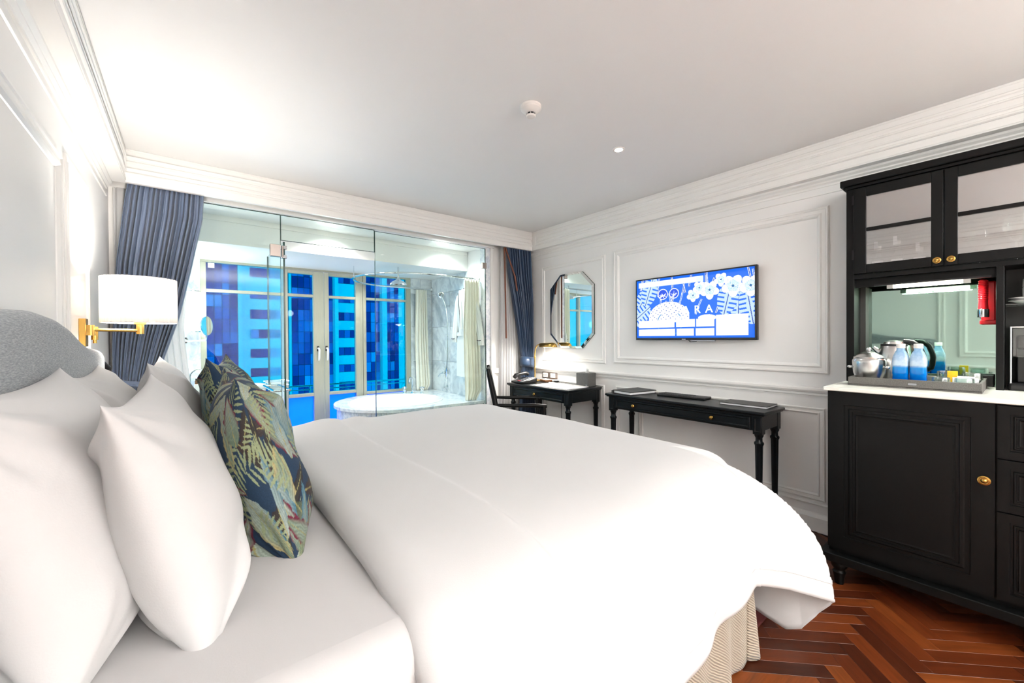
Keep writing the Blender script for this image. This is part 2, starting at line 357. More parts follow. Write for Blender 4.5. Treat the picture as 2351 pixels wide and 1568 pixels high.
def panel_right(y0, y1, z0, z1, prof=PR, name='panel_moulding'):
    MB().rings((XR, y1, z0), (0, -1, 0), (0, 0, 1), (-1, 0, 0), y1-y0, z1-z0, prof, False).build(name, m_trim, wr)
def panel_left(y0, y1, z0, z1, prof=PR):
    MB().rings((XL, y0, z0), (0, 1, 0), (0, 0, 1), (1, 0, 0), y1-y0, z1-z0, prof, False).build('panel_moulding', m_trim, wl)
panel_right(2.425, 3.285, .962, 1.968, PRs); panel_right(.74, 2.33, .972, 1.988)
panel_right(.76, 2.07, .19, .76, PRs); panel_right(2.12, 2.31, .19, .76, PRs); panel_right(2.44, 3.28, .19, .76, PRs)
panel_left(.55, 2.27, .972, 1.90); panel_left(2.34, 2.80, .972, 1.94, PRs); panel_left(-1.3, .45, .972, 1.94)
def rail_profile(sx, X, z, y0, y1, pts, parent, name, mat=m_trim):
    poly = [(X-sx*d, y0, z+h) for d, h in pts]
    return MB().prism(poly, (0, 0, 0), (0, y1-y0, 0)).build(name, mat, parent)
RAIL = [(0, -.045), (.006, -.045), (.006, -.038), (.012, -.034), (.012, -.020), (.020, -.016), (.026, -.004), (.026, .008), (.016, .014), (0, .016)]
rail_profile(1, XR, .872, .62, 3.52, RAIL, wr, 'chair_rail'); rail_profile(-1, XL, .872, -3.6, 3.40, RAIL, wl, 'chair_rail')
BASE = [(0, 0), (.022, 0), (.022, .085), (.016, .094), (.010, .104), (0, .108)]
struct(rail_profile(1, XR, 0, .62, 3.52, BASE, None, 'baseboard_right')); struct(rail_profile(-1, XL, 0, -3.6, 3.40, BASE, None, 'baseboard_left'))
rail_profile(1, XR, .165, .62, 3.52, [(0, -.01), (.006, -.008), (.009, 0), (.006, .008), (0, .01)], wr, 'lower_bead')
# dropped cornice fascias with a long recessed panel
def fascia(name, o, eu, en, L, z0, z1, depth):
    o = Vector(o); eu = Vector(eu); en = Vector(en); q = MB()
    a = o-en*depth
    pts = [Vector((p.x, p.y, z)) for z in (z0, z1) for p in (a, a+eu*L, o+eu*L, o)]
    q.add(pts, [(0, 1, 2, 3), (4, 7, 6, 5), (0, 4, 5, 1), (1, 5, 6, 2), (2, 6, 7, 3), (3, 7, 4, 0)])
    t = struct(q.build(name, m_trim))
    MB().rings((o.x+eu.x*.05, o.y+eu.y*.05, z0+.045), eu, (0, 0, 1), en, L-.1, z1-z0-.085, [(0, 0), (.001, .006), (.006, .010), (.013, .008), (.018, .002), (.030, .0015), (.034, .007), (.040, .007), (.043, .0015), (.045, .0012)], False).build('fascia_panel_moulding', m_trim, t)
    for zz, dd, hh in ((z0+.008, .003, .012), (z1-.012, .003, .010)):
        a = o+eu*0; b = o+eu*L
        MB().add([a+Vector((0, 0, zz-o.z)), b+Vector((0, 0, zz-o.z)), b+en*dd+Vector((0, 0, zz-o.z)), a+en*dd+Vector((0, 0, zz-o.z)),
                  a+Vector((0, 0, zz+hh-o.z)), b+Vector((0, 0, zz+hh-o.z)), b+en*dd+Vector((0, 0, zz+hh-o.z)), a+en*dd+Vector((0, 0, zz+hh-o.z))],
                 [(0, 1, 2, 3), (4, 7, 6, 5), (0, 4, 5, 1), (2, 6, 7, 3), (1, 5, 6, 2), (0, 3, 7, 4)]).build('fascia_bead', m_trim, t)
    return t
fascia('trim_1', (XL, YF, 0), (1, 0, 0), (0, -1, 0), XR-XL, 2.155, ZC, .03)
fascia('trim_2', (2.95, -3.6, 0), (0, 1, 0), (-1, 0, 0), 3.6+YF, 2.155, ZC, .08)
fascia('trim_3', (-.29, -3.6, 0), (0, 1, 0), (1, 0, 0), 3.6+YF, 2.155, ZC, .09)
CROWN = [(0, -.05), (.008, -.05), (.008, -.038), (.018, -.030), (.018, -.022), (.030, -.012), (.030, 0), (0, 0)]
rail_profile(1, XR, 2.155, -1.6, 3.45, CROWN, wr, 'crown_bead'); rail_profile(-1, XL, 2.155, -1.6, 3.40, CROWN, wl, 'crown_bead')
rail_profile(1, XR, 2.066, -1.6, 3.45, [(0, -.006), (.006, -.004), (.006, .004), (0, .006)], wr, 'frieze_bead')
rail_profile(-1, XL, 2.066, -1.6, 3.40, [(0, -.006), (.006, -.004), (.006, .004), (0, .006)], wl, 'frieze_bead')

# herringbone floor: single planks where the floor shows, the rest joined
PLK = .0606; KA = 5
mesh_pl = {}
def plank_mesh():
    me = bpy.data.meshes.new('plank'); L, Wd = PLK*KA-.0006, PLK-.0006; g = .0006
    bm = bmesh.new(); vs = []
    for z, i in ((-.012, 0), (-.0006, 0), (0, g)):
        for a, b in ((i, i), (L-i, i), (L-i, Wd-i), (i, Wd-i)): vs.append(bm.verts.new((a, b, z)))
    for j in range(2):
        for i in range(4): bm.faces.new((vs[j*4+i], vs[j*4+(i+1) % 4], vs[(j+1)*4+(i+1) % 4], vs[(j+1)*4+i]))
    bm.faces.new(vs[8:12]); bm.to_mesh(me); bm.free(); me.materials.append(m_plank); return me
pm = plank_mesh(); rest = MB(); n = 0
ca = math.cos(-PI/4); sa = math.sin(-PI/4); OX, OY = 1.72, .63
for i in range(-75, 75):
    for j in range(-75, 75):
        d = (i-j) % (2*KA)
        for kind in (0, 1):
            if kind == 0 and d != 0: continue
            if kind == 1 and d != 2*KA-1: continue
            px, py = i*PLK, j*PLK
            if kind == 0: ang = -PI/4; ox, oy = px, py
            else: ang = -PI/4+PI/2; ox, oy = px+PLK, py
            wx = OX+ox*ca-oy*sa; wy = OY+ox*sa+oy*ca
            cx = wx+math.cos(ang)*PLK*2.5; cy = wy+math.sin(ang)*PLK*2.5
            if not (XL+.16 < cx < XR-.16 and -3.44 < cy < 3.44): 
                if not (XL < cx < XR-.0 and -3.6 < cy < 3.55): continue
            single = 1.60 < cx < 3.0 and -.35 < cy < 1.12 and not (cx < 1.8 and cy > .8)
            if single and n < 295:
                o = bpy.data.objects.new('plank', pm); C.objects.link(o); o.parent = fl
                o.location = Vector((wx, wy, 0))-fl.location; o.rotation_euler = (0, 0, ang); n += 1
            elif not single:
                c_, s_ = math.cos(ang), math.sin(ang)
                rest.add([(min(max(wx+v.co.x*c_-v.co.y*s_, XL), XR), min(max(wy+v.co.x*s_+v.co.y*c_, -3.6), 3.6), v.co.z) for v in pm.vertices], [tuple(p.vertices) for p in pm.polygons])
tag(rest.build('planks', m_plank, fl), kind='stuff')
# dark skirting under the cabinet line is not visible; back wall bits beside the glass
wb = struct(MB().box(2.52, 3.52, 0, XR, 3.62, ZC).build('wall_back', m_wall))
MB().box(2.482, 3.485, 0, 2.522, 3.56, 2.165).build('corner_post', m_trim, wb, bevel=.003)
rail_h = MB(); rail_h.box(2.522, 3.495, .83, 2.60, 3.52, .885); rail_h.build('chair_rail_end', m_trim, wb, bevel=.004)
MB().box(2.522, 3.500, 0, 2.60, 3.52, .80).build('lower_panel', m_trim, wb, bevel=.004)
jamb = struct(MB().box(2.425, 3.50, 0, 2.482, 3.60, 2.165).build('trim_4', m_marble2))
struct(MB().box(XL, 3.47, 2.145, 2.52, 3.60, ZC).build('trim_5', m_trim), 'white header above the glass')
struct(MB().box(XL, 3.50, 0, -.16, 3.60, 2.145).build('wall_back_left', m_wall))

# ------------------------------------------------------------ bathroom shell
YW = 4.76; XM = 2.45
struct(MB().box(XL-.1, 3.60, -.05, XM+.2, 4.95, -.0).build('floor_bathroom', m_marble))
struct(MB().box(XL-.1, 3.60, 2.17, XM+.2, 3.92, 2.25).build('ceiling_bathroom', m_ceil))
sof = struct(MB().box(XL-.1, 3.91, 1.955, XM+.2, 4.95, 2.25).build('trim_6', m_ceil, bevel=.006), 'dropped ceiling beam over the bath window')
MB().box(XL, 3.60, 2.15, XM, 3.66, 2.17).build('ceiling_bead', m_trim, sof)
MB().box(XL, 3.895, 2.13, XM, 3.91, 2.17).build('ceiling_bead', m_trim, sof); MB().box(XL, 3.898, 1.955, XM, 3.912, 1.975).build('ceiling_bead', m_trim, sof)
struct(MB().box(XL-.1, 3.52, 0, XL, 4.9, 2.25).build('wall_bathroom_left', m_marble2))
wm = struct(MB().box(XM+.012, 3.60, 0, XM+.2, 4.9, 2.2).build('wall_bathroom_right', m_paper))
ys = [3.60, 3.80, 4.29, 4.755]; zs = [0, .50, .925, 1.345, 1.765, 1.955]
for a in range(3):
    for b in range(5):
        MB().box(XM, ys[a]+.0012, zs[b]+.0012, XM+.014, ys[a+1]-.0012, zs[b+1]-.0012).build('marble_tile', m_marble, wm, bevel=.001)
ww = struct(MB().box(2.165, YW+.012, 0, XM+.2, 4.95, 1.955).build('wall_window_right', m_paper))
for b in range(5):
    MB().box(2.166, YW, zs[b]+.0012, 2.30, YW+.014, zs[b+1]-.0012).build('marble_tile', m_marble, ww, bevel=.001)
    MB().box(2.3015, YW, zs[b]+.0012, XM, YW+.014, zs[b+1]-.0012).build('marble_tile', m_marble, ww, bevel=.001)
struct(MB().box(XL, YW, 0, .085, 4.95, 1.955).build('wall_window_left', m_marble2))

# ------------------------------------------------------------ bath window (blue glass) and french door
wi = struct(MB().box(.085, YW, 1.935, 2.165, YW+.07, 1.955).build('window_1', m_alu))
def fr(x0, z0, x1, z1, y0=YW, y1=YW+.06, name='frame_bar', par=wi): return MB().box(x0, y0, z0, x1, y1, z1).build(name, m_alu, par, bevel=.003)
fr(.085, 0, .13, 1.935); fr(.745, 0, .775, 1.935); fr(1.545, 0, 1.575, 1.935, YW-.0); fr(1.578, 0, 1.615, 1.935); fr(2.105, 0, 2.165, 1.935)
fr(.085, 0, 2.165, .06); fr(.13, 1.655, .745, 1.684); fr(1.615, 1.655, 2.105, 1.684); fr(.13, .585, .745, .615); fr(1.615, .56, 2.105, .592)
def pane(x0, z0, x1, z1, m=m_blueglass_daylight, y=YW+.03, par=wi): return MB().box(x0, y, z0, x1, y+.006, z1).build('pane', m, par)
pane(.13, 1.684, .745, 1.935); pane(.13, .615, .745, 1.655); pane(.13, .06, .745, .585, m_frost)
pane(1.615, 1.684, 2.105, 1.935); pane(1.615, .592, 2.105, 1.655); pane(1.615, .06, 2.105, .56, m_frost)
MB().box(.145, YW+.022, 1.885, .195, YW+.029, 1.93).build('sticker', m_white_plate, wi)
dn = 0
for (a, b, c, d, hx) in ((.775, .805, 1.048, 1.152, 1.090), (1.158, 1.205, 1.492, 1.545, 1.176)):
    dn += 1
    dr = struct(MB().box(a, YW-.012, .06, b, YW+.05, 1.93).build('door_%d' % dn, m_alu, bevel=.003))
    dfr = lambda x0, z0, x1, z1, nm='stile': MB().box(x0, YW-.012, z0, x1, YW+.05, z1).build(nm, m_alu, dr, bevel=.003)
    dfr(c, .06, d, 1.93); dfr(b, 1.895, c, 1.93, 'top_rail'); dfr(b, 1.652, c, 1.682, 'middle_rail'); dfr(b, .592, c, .626, 'middle_rail'); dfr(b, .06, c, .12, 'bottom_rail')
    pane(b, 1.682, c, 1.895, par=dr); pane(b, .626, c, 1.652, par=dr); pane(b, .12, c, .592, m_frost, par=dr)
    hd = MB().box(hx-.011, YW-.02, 1.075, hx+.011, YW-.012, 1.13).build('handle_plate', m_plastic, dr, bevel=.002)
    MB().tube([(hx, YW-.012, 1.105), (hx, YW-.05, 1.105), (hx+.004, YW-.055, 1.09), (hx+.002, YW-.052, 1.00), (hx, YW-.05, .975)], [.010, .010, .011, .010, .007]).build('lever_handle', m_white_plate, dr, smooth=True)

# ------------------------------------------------------------ balcony and towers outside
bal = struct(MB().box(-3, 4.95, -.2, 6, 6.4, -.02).build('floor_balcony', m_pale))
rl = thing('balcony_railing', (1.5, 5.8, -.02), 'thin blue-looking metal railing with rings on the balcony outside', 'railing')
for z, r in ((.60, .012), (.55, .007), (.10, .007)): MB().tube([(-3, 5.8, z), (6, 5.8, z)], r, 8).build('rail_bar', m_steel, rl, smooth=True)
for i in range(10):
    x = -2.25+i*.87
    MB().tube([(x, 5.8, -.02), (x, 5.8, .60)], .012, 8).build('baluster', m_steel, rl, smooth=True)
    cx = x+.44
    MB().tube([(cx+.055*math.cos(t), 5.8, .49+.055*math.sin(t)) for t in np.linspace(0, 2*PI, 20, endpoint=False)], .005, 6, True).build('ring', m_steel, rl, smooth=True)
YT = 86.
bands = [(12.5, 14.15), (8.6, 9.75), (5.0, 6.65), (1.5, 3.1), (-2.0, -.42), (-5.4, -3.9), (-9., -7.4), (-12.5, -11.)]
def shared(name, w, h, d=.25):
    return MB().box(0, 0, 0, w, d, h)
def tower(name, label, x0, x1, segs):
    t = thing(name, ((x0+x1)/2, YT+8, -30), label, 'building')
    MB().box(x0, YT, -30, x1, YT+16, 24).build('wall', m_pale, t)
    cache = {}
    def inst(nm, w, h, x, z, y=YT-.12):
        key = (round(w, 2), round(h, 2))
        if key not in cache:
            me = bpy.data.meshes.new(nm); q = MB().box(0, 0, 0, w, .14, h); me.from_pydata(q.v, [], q.f); me.materials.append(m_tpane); cache[key] = me
        o = bpy.data.objects.new(nm, cache[key]); C.objects.link(o); put(o, (x, y, z), t)
    for kind, a, b in segs:
        if kind == 'grid':
            nc = max(1, round((b-a)/1.12)); w = (b-a)/nc
            MB().box(a, YT-.06, -16, b, YT, 17.5).build('curtain_wall_backing', m_plastic, t)
            for i in range(nc):
                for j in range(15 if b-a < 6 else 13): inst('window_pane', w-.08, 2.02, a+i*w+.04, -12+j*2.1+.04)
        elif kind == 'rib':
            for z0, z1 in bands:
                MB().box(a, YT-.05, z0, b, YT, z1).build('ribbon_recess', m_plastic, t)
                nc = 4; w = (b-a)/nc
                for i in range(nc): inst('window_pane', w-.07, z1-z0-.1, a+i*w+.035, z0+.05, YT-.10)
        elif kind == 'fin': MB().box(a, YT-1.2, -30, b, YT, 24).build('fin', m_pale, t)
    return t
tower('office_tower', 'glass and ribbon-window office tower filling the left window', -8, 14.6, [('grid', 2.3, 6.7), ('fin', 6.75, 7.3), ('rib', 8.6, 13.9)])
tower('office_tower', 'office tower with a wide dark glass strip seen through the balcony doors', 14.75, 28.7, [('grid', 15.2, 22.5), ('fin', 22.65, 23.3), ('rib', 23.5, 28.2)])
tower('office_tower', 'narrow blue tower with pale fin seen in the window above the bath', 28.9, 48, [('grid', 29.1, 32.0), ('fin', 32.15, 33.2), ('grid', 33.3, 36.2), ('rib', 40, 46)])

# ------------------------------------------------------------ glass partition with open glass door
gp = thing('glass_partition', (1.15, 3.505, 0), 'frameless clear glass wall of fixed panes between bedroom and bathroom', 'glass wall')
def gpane(x0, z0, x1, z1):
    p = MB().box(x0, 3.50, z0, x1, 3.51, z1).build('glass_pane', m_clear, gp)
    for a, b, c, d in ((x0-.0012, z0, x0+.0012, z1), (x1-.0012, z0, x1+.0012, z1), (x0, z1-.002, x1, z1), (x0, z0, x1, z0+.002)):
        MB().box(a, 3.4985, b, c, 3.5115, d).build('edge', m_edge, p)
gpane(-.16, 0, .548, 2.143); gpane(.552, 1.952, 1.263, 2.143); gpane(1.267, 0, 2.425, 2.135)
MB().box(2.382, 3.488, 1.925, 2.432, 3.522, 1.985).build('wall_clip', m_nickel, gp, bevel=.003)
MB().box(.478, 3.486, 1.825, .548, 3.524, 1.915).build('hinge_plate', m_nickel, gp, bevel=.003)
gd = thing('glass_door', (.574, 3.52, .01), 'clear glass door standing open into the bathroom with green edge', 'door')
ang = math.radians(1.2); dx, dy = -math.sin(ang), math.cos(ang)
def dpt(t, off, z): return (.574+dx*t+dy*off, 3.52+dy*t-dx*off, z)
DT = .70
MB().prism([dpt(0, 0, .01), dpt(DT, 0, .01), dpt(DT, 0, 1.946), dpt(0, 0, 1.946)], (-.005, 0, 0), (.005, 0, 0)).build('glass_pane', m_clear, gd)
MB().prism([dpt(-.002, 0, .01), dpt(0, 0, .01), dpt(0, 0, 1.946), dpt(-.002, 0, 1.946)], (-.006, 0, 0), (.006, 0, 0)).build('edge', m_edge, gd)
MB().prism([dpt(DT, 0, .01), dpt(DT+.003, 0, .01), dpt(DT+.003, 0, 1.946), dpt(DT, 0, 1.946)], (-.006, 0, 0), (.006, 0, 0)).build('edge', m_edge, gd)
for z in (1.835, 1.905): MB().box(.556, 3.515, z-.013, .594, 3.56, z+.013).build('hinge_clamp', m_chrome, gd, bevel=.003)
MB().lathe((.562, 3.508, 1.83), [(.008, 0), (.008, .08)], 12).build('hinge_pin', m_nickel, gd, smooth=True)
# towel rails on both faces of the glass door
for s in (-1, 1):
    z = .80; a, b = dpt(.12, s*.055, z), dpt(.60, s*.055, z)
    MB().tube([dpt(.12, s*.005, z), dpt(.12, s*.045, z), a, b, dpt(.60, s*.045, z), dpt(.60, s*.005, z)], .009).build('towel_rail', m_chrome, gd, smooth=True)

# ------------------------------------------------------------ bathtub
tub = thing('bathtub', (1.75, 4.12, 0), 'round white bathtub sunk in a pale blue-veined marble deck', 'bathtub')
cxm, cym, Rt, Ri, ZD = 1.72, 4.145, .615, .47, .555
N = 96; outer = []; inner = []
for i in range(N):
    t = 2*PI*i/N; c_, s_ = math.cos(t), math.sin(t)
    if c_ < 0: r = Rt
    else: r = min((XM-.002-cxm)/max(c_, 1e-6), (Rt)/max(abs(s_), 1e-6))
    outer.append((cxm+r*c_, cym+r*s_)); inner.append((1.70+Ri*1.0*c_, 4.10+Ri*.97*s_))
q = MB(); zs_ = [(outer, ZD-.03), (outer, ZD), (inner, ZD), (inner, ZD-.03)]
vs = [(p[0], min(p[1], YW-.002), z) for ring, z in zs_ for p in ring]
q.add(vs, [(j*N+i, j*N+(i+1) % N, (j+1)*N+(i+1) % N, (j+1)*N+i) for j in range(3) for i in range(N)]); q.build('marble_deck', m_marble2, tub, bevel=.004)
bp = [(Ri+.012, ZD-.002), (Ri+.010, ZD+.010), (Ri-.008, ZD+.012), (Ri-.02, ZD-.01), (Ri-.06, ZD-.15), (Ri-.09, ZD-.33), (Ri-.15, ZD-.42), (Ri-.28, ZD-.45), (.001, ZD-.45)]
q = MB(); vs = []
for r, z in bp:
    for i in range(N): t = 2*PI*i/N; vs.append((1.70+r*math.cos(t), 4.10+r*.97*math.sin(t), z))
q.add(vs, [(j*N+i, j*N+(i+1) % N, (j+1)*N+(i+1) % N, (j+1)*N+i) for j in range(len(bp)-1) for i in range(N)]); q.build('basin', m_ceramic, tub, smooth=True)
ns = 40
for i in range(ns):
    t0 = PI*.5+PI*i/ns*1.0; t1 = t0+PI/ns-.006
    if i >= ns: break
    r = Rt-.03; MB().add([(cxm+rr*math.cos(t), cym+rr*math.sin(t), z) for z in (0, ZD-.032) for rr, t in ((r, t0), (r, t1), (r-.02, t1), (r-.02, t0))],
        [(0, 1, 2, 3), (4, 7, 6, 5), (0, 4, 5, 1), (1, 5, 6, 2), (2, 6, 7, 3), (3, 7, 4, 0)]).build('marble_strip', m_marble2, tub)
MB().box(cxm, cym-Rt+.03, 0, XM-.002, cym-Rt+.05, ZD-.032).build('marble_side_panel', m_marble2, tub)
MB().box(1.6, 4.55, 0, 2.44, 4.74, ZD-.04).build('plinth', m_marble2, tub)
MB().lathe((2.035, 4.40, .475), [(.026, 0), (.028, .006), (.020, .012), (.004, .015)], 20, (-.75, -.65, .1)).build('overflow', m_chrome, tub, smooth=True)
fa = thing('bath_faucet', (2.09, 4.55, ZD), 'chrome gooseneck bath faucet between two cross taps', 'faucet')
MB().lathe((2.09, 4.55, ZD), [(.028, 0), (.028, .006), (.014, .015), (.016, .05), (.011, .07), (.011, .10)], 18).build('base', m_chrome, fa, smooth=True)
MB().tube([(2.09, 4.55, ZD+.09), (2.09, 4.55, ZD+.15)]+[(2.055+.035*math.cos(t), 4.52+.03*math.cos(t), ZD+.15+.04*math.sin(t)) for t in np.linspace(0, PI, 9)][1:]+[(2.02, 4.49, ZD+.125)], .011, 12).build('spout', m_chrome, fa, smooth=True)
def tap(x, y, label):
    t = thing('bath_tap', (x, y, ZD), label, 'tap')
    MB().lathe((x, y, ZD), [(.024, 0), (.024, .005), (.012, .014), (.014, .03), (.018, .04), (.010, .055), (.012, .068), (.006, .08)], 18).build('base', m_chrome, t, smooth=True)
    for a in (.3, .3+PI/2): MB().tube([(x-.035*math.cos(a), y-.035*math.sin(a), ZD+.066), (x+.035*math.cos(a), y+.035*math.sin(a), ZD+.066)], [.006, .005]).build('cross_handle', m_chrome, t, smooth=True)
tap(2.015, 4.62, 'chrome cross-handled bath tap left of the gooseneck faucet'); tap(2.175, 4.485, 'chrome cross-handled bath tap right of the gooseneck faucet')

# shower fittings
ro = thing('curtain_rail', (1.9, 4.19, 1.83), 'chrome U-shaped shower curtain rail over the bath', 'curtain rail')
R = .565; cy0 = 4.185
pts = [(XM, cy0-R, 1.83)]+[(1.88+R*math.cos(t), cy0+R*math.sin(t), 1.83) for t in np.linspace(-PI/2, -3*PI/2, 33)]+[(XM, min(cy0+R, YW-.02), 1.83)]
MB().tube(pts, .010, 12).build('rail', m_chrome, ro, smooth=True)
for y in (cy0-R, cy0+R-.005): MB().lathe((XM, y, 1.83), [(.030, 0), (.030, .006), (.018, .014), (.012, .03)], 20, (-1, 0, 0)).build('wall_flange', m_chrome, ro, smooth=True)
MB().tube([(1.335, 4.30, 1.955), (1.335, 4.30, 1.90), (1.335, 4.30, 1.845)], .004).build('ceiling_stay', m_chrome, ro, smooth=True)
sh = thing('rain_shower_head', (1.728, 4.10, 1.955), 'bell-shaped chrome rain shower head hanging from the beam', 'shower head')
MB().tube([(1.728, 4.1, 1.955), (1.728, 4.1, 1.83)], .010).build('pipe', m_chrome, sh, smooth=True)
MB().lathe((1.728, 4.1, 1.762), [(.085, 0), (.088, .006), (.084, .02), (.055, .045), (.03, .055), (.014, .07), (.012, .085)], 28).build('bell', m_chrome, sh, smooth=True)
def drape(name, mat, label, cat, left, right, y0, amp, pleats, z0, z1, group=None, nu=90, nz=36, th=.002, ydir=1, squeeze=None, phase=0., sway=0.0):
    """left/right: tables z->x ; pleated sheet hanging in the xz plane"""
    vs = []
    for j in range(nz):
        z = z0+(z1-z0)*j/(nz-1); xl, xr = lerp(left, z), lerp(right, z); wfac = (xr-xl)
        for i in range(nu):
            s = i/(nu-1); ph = 2*PI*pleats*s+phase
            a = amp*(1 if squeeze is None else lerp(squeeze, z))
            off = a*math.sin(ph+.6*math.sin(2.3*z+s*5))+.35*a*math.sin(2.3*ph+1.2+z)
            vs.append((xl+wfac*(s+.012*math.sin(ph*1.0+1)), y0+ydir*off+sway*math.sin(z*3), z))
    o = MB(); o.add(vs, grid_faces(nu, nz)); ob = o.build(name, mat, None, smooth=True, auto=False, solid=th)
    return tag(ob, label, cat, group)
sc1 = drape('shower_curtain', m_cream, 'cream shower curtain hanging at the near end of the rail, in front of the robe', 'shower curtain', [(1.80, 2.235), (1.3, 2.215), (.56, 2.24)], [(1.80, 2.41), (1.0, 2.42), (.66, 2.43), (.56, 2.36)], 3.60, .014, 5, .557, 1.815, th=.003)
sc2 = drape('shower_curtain', m_cream, 'cream shower curtain hanging at the far end of the rail beside the window', 'shower curtain', [(1.80, 2.21), (1.2, 2.20), (.56, 2.22)], [(1.80, 2.36), (1.0, 2.38), (.62, 2.40), (.56, 2.36)], 4.715, .012, 5, .557, 1.815, th=.003)
for sc, y in ((sc1, 3.62), (sc2, 4.745)):
    for i in range(5): MB().tube([(2.25+.03*i, y+.012*math.cos(t), 1.822+.018*math.sin(t)) for t in np.linspace(0, 2*PI, 14, endpoint=False)], .0025, 6, True).build('curtain_ring', m_chrome, sc, smooth=True)
hs = thing('hand_shower', (2.44, 4.30, .60), 'chrome hand shower with hose on the marble wall', 'hand shower')
MB().tube([(2.45, 4.295, 1.59), (2.40, 4.295, 1.59)], .012).build('bracket', m_chrome, hs, smooth=True)
MB().tube([(2.40, 4.29, 1.56), (2.385, 4.295, 1.62), (2.36, 4.305, 1.69), (2.345, 4.315, 1.715)], [.010, .013, .012, .010]).build('handle', m_chrome, hs, smooth=True)
MB().lathe((2.35, 4.315, 1.72), [(.010, .03), (.03, .022), (.038, .006), (.038, 0), (.030, -.004)], 22, (.55, .75, .35)).build('spray_disc', m_chrome, hs, smooth=True)
MB().tube([(2.40, 4.29, 1.56), (2.415, 4.285, 1.40), (2.425, 4.30, 1.1), (2.43, 4.34, .8), (2.43, 4.36, .62)], .0065, 8).build('hose', m_chrome, hs, smooth=True)
vp = thing('shower_valve', (XM, 4.371, .78), 'oval chrome shower valve plate with lever on the marble wall', 'shower valve')
MB().lathe((XM, 4.371, .78), [(.075, 0), (.075, .004), (.060, .012), (.02, .02)], 30, (-1, 0, 0)).build('oval_plate', m_chrome, vp, smooth=True)
vp.children[0].scale = (1, .62, 1.1)
MB().tube([(2.44, 4.371, .79), (2.39, 4.371, .79)], .015).build('valve_body', m_chrome, vp, smooth=True)
MB().tube([(2.40, 4.371, .79), (2.385, 4.41, .78), (2.375, 4.45, .74)], [.008, .007, .006]).build('lever', m_chrome, vp, smooth=True)
ho = thing('hose_outlet', (XM, 4.365, .61), 'small round chrome hose outlet low on the marble wall', 'pipe fitting')
MB().lathe((XM, 4.365, .61), [(.034, 0), (.034, .005), (.016, .014), (.012, .05)], 22, (-1, 0, 0)).build('flange', m_chrome, ho, smooth=True)

# bathrobe on a hanger
rb = thing('bathrobe', (2.38, 3.86, .78), 'white dark-piped bathrobe on a hanger against the marble wall', 'bathrobe')
def cloth_strip(name, rows, xc, th, par, mat=m_robe, npl=4, amp=.008):
    vs = []; nu = 22
    for (z, yl, yr, xo) in rows:
        for k in range(nu):
            a = 2*PI*k/nu; yc, hw = (yl+yr)/2, abs(yr-yl)/2
            vs.append((xc+xo-th*math.sin(a)*(1+.25*math.sin(npl*a*2+z*4)), yc+hw*math.cos(a), z))
    nr = len(rows); fs = [(j*nu+i, j*nu+(i+1) % nu, (j+1)*nu+(i+1) % nu, (j+1)*nu+i) for j in range(nr-1) for i in range(nu)]
    fs += [tuple(range(nu)), tuple((nr-1)*nu+i for i in range(nu))]
    return MB().add(vs, fs).build(name, mat, par, smooth=True)
cloth_strip('body', [(.78, 4.02, 3.66, 0), (1.0, 4.02, 3.66, 0), (1.2, 4.0, 3.68, 0), (1.26, 3.97, 3.70, .008), (1.4, 3.99, 3.68, 0), (1.6, 4.03, 3.66, 0), (1.68, 4.0, 3.70, 0), (1.73, 3.92, 3.78, .01), (1.745, 3.88, 3.82, .01)], 2.385, .035, rb)
cloth_strip('sleeve', [(1.16, 4.10, 4.03, 0), (1.25, 4.105, 4.02, 0), (1.45, 4.08, 3.98, 0), (1.62, 4.04, 3.94, 0), (1.68, 4.0, 3.92, 0)], 2.39, .026, rb)
cloth_strip('sleeve', [(1.13, 3.50, 3.57, 0), (1.2, 3.50, 3.58, 0), (1.45, 3.55, 3.67, 0), (1.62, 3.62, 3.74, 0), (1.68, 3.68, 3.78, 0)], 2.39, .026, rb)
cloth_strip('belt', [(1.23, 4.0, 3.69, 0), (1.27, 4.0, 3.69, 0)], 2.382, .042, rb)
MB().tube([(2.345, 3.885, 1.73), (2.338, 3.86, 1.55), (2.335, 3.84, 1.30)], .012, 8).build('collar_edge', m_robe, rb, smooth=True)
MB().tube([(2.332, 3.90, 1.70), (2.328, 3.872, 1.52), (2.33, 3.85, 1.32)], .0035, 6).build('piping', m_navyline, rb, smooth=True)
for (ya, yb, z) in ((4.10, 4.035, 1.20), (3.505, 3.575, 1.18)): MB().tube([(2.362, ya, z), (2.36, (ya+yb)/2, z-.002), (2.362, yb, z)], .0035, 6).build('cuff_piping', m_navyline, rb, smooth=True)
MB().tube([(2.40, 4.0, 1.69), (2.40, 3.90, 1.745), (2.40, 3.86, 1.755), (2.40, 3.80, 1.745), (2.40, 3.70, 1.69)], .012).build('hanger', m_plastic, rb, smooth=True)
MB().tube([(2.40, 3.86, 1.755), (2.40, 3.86, 1.80), (2.41, 3.88, 1.83), (2.43, 3.87, 1.84), (2.45, 3.86, 1.835)], .004).build('hook', m_chrome, rb, smooth=True)

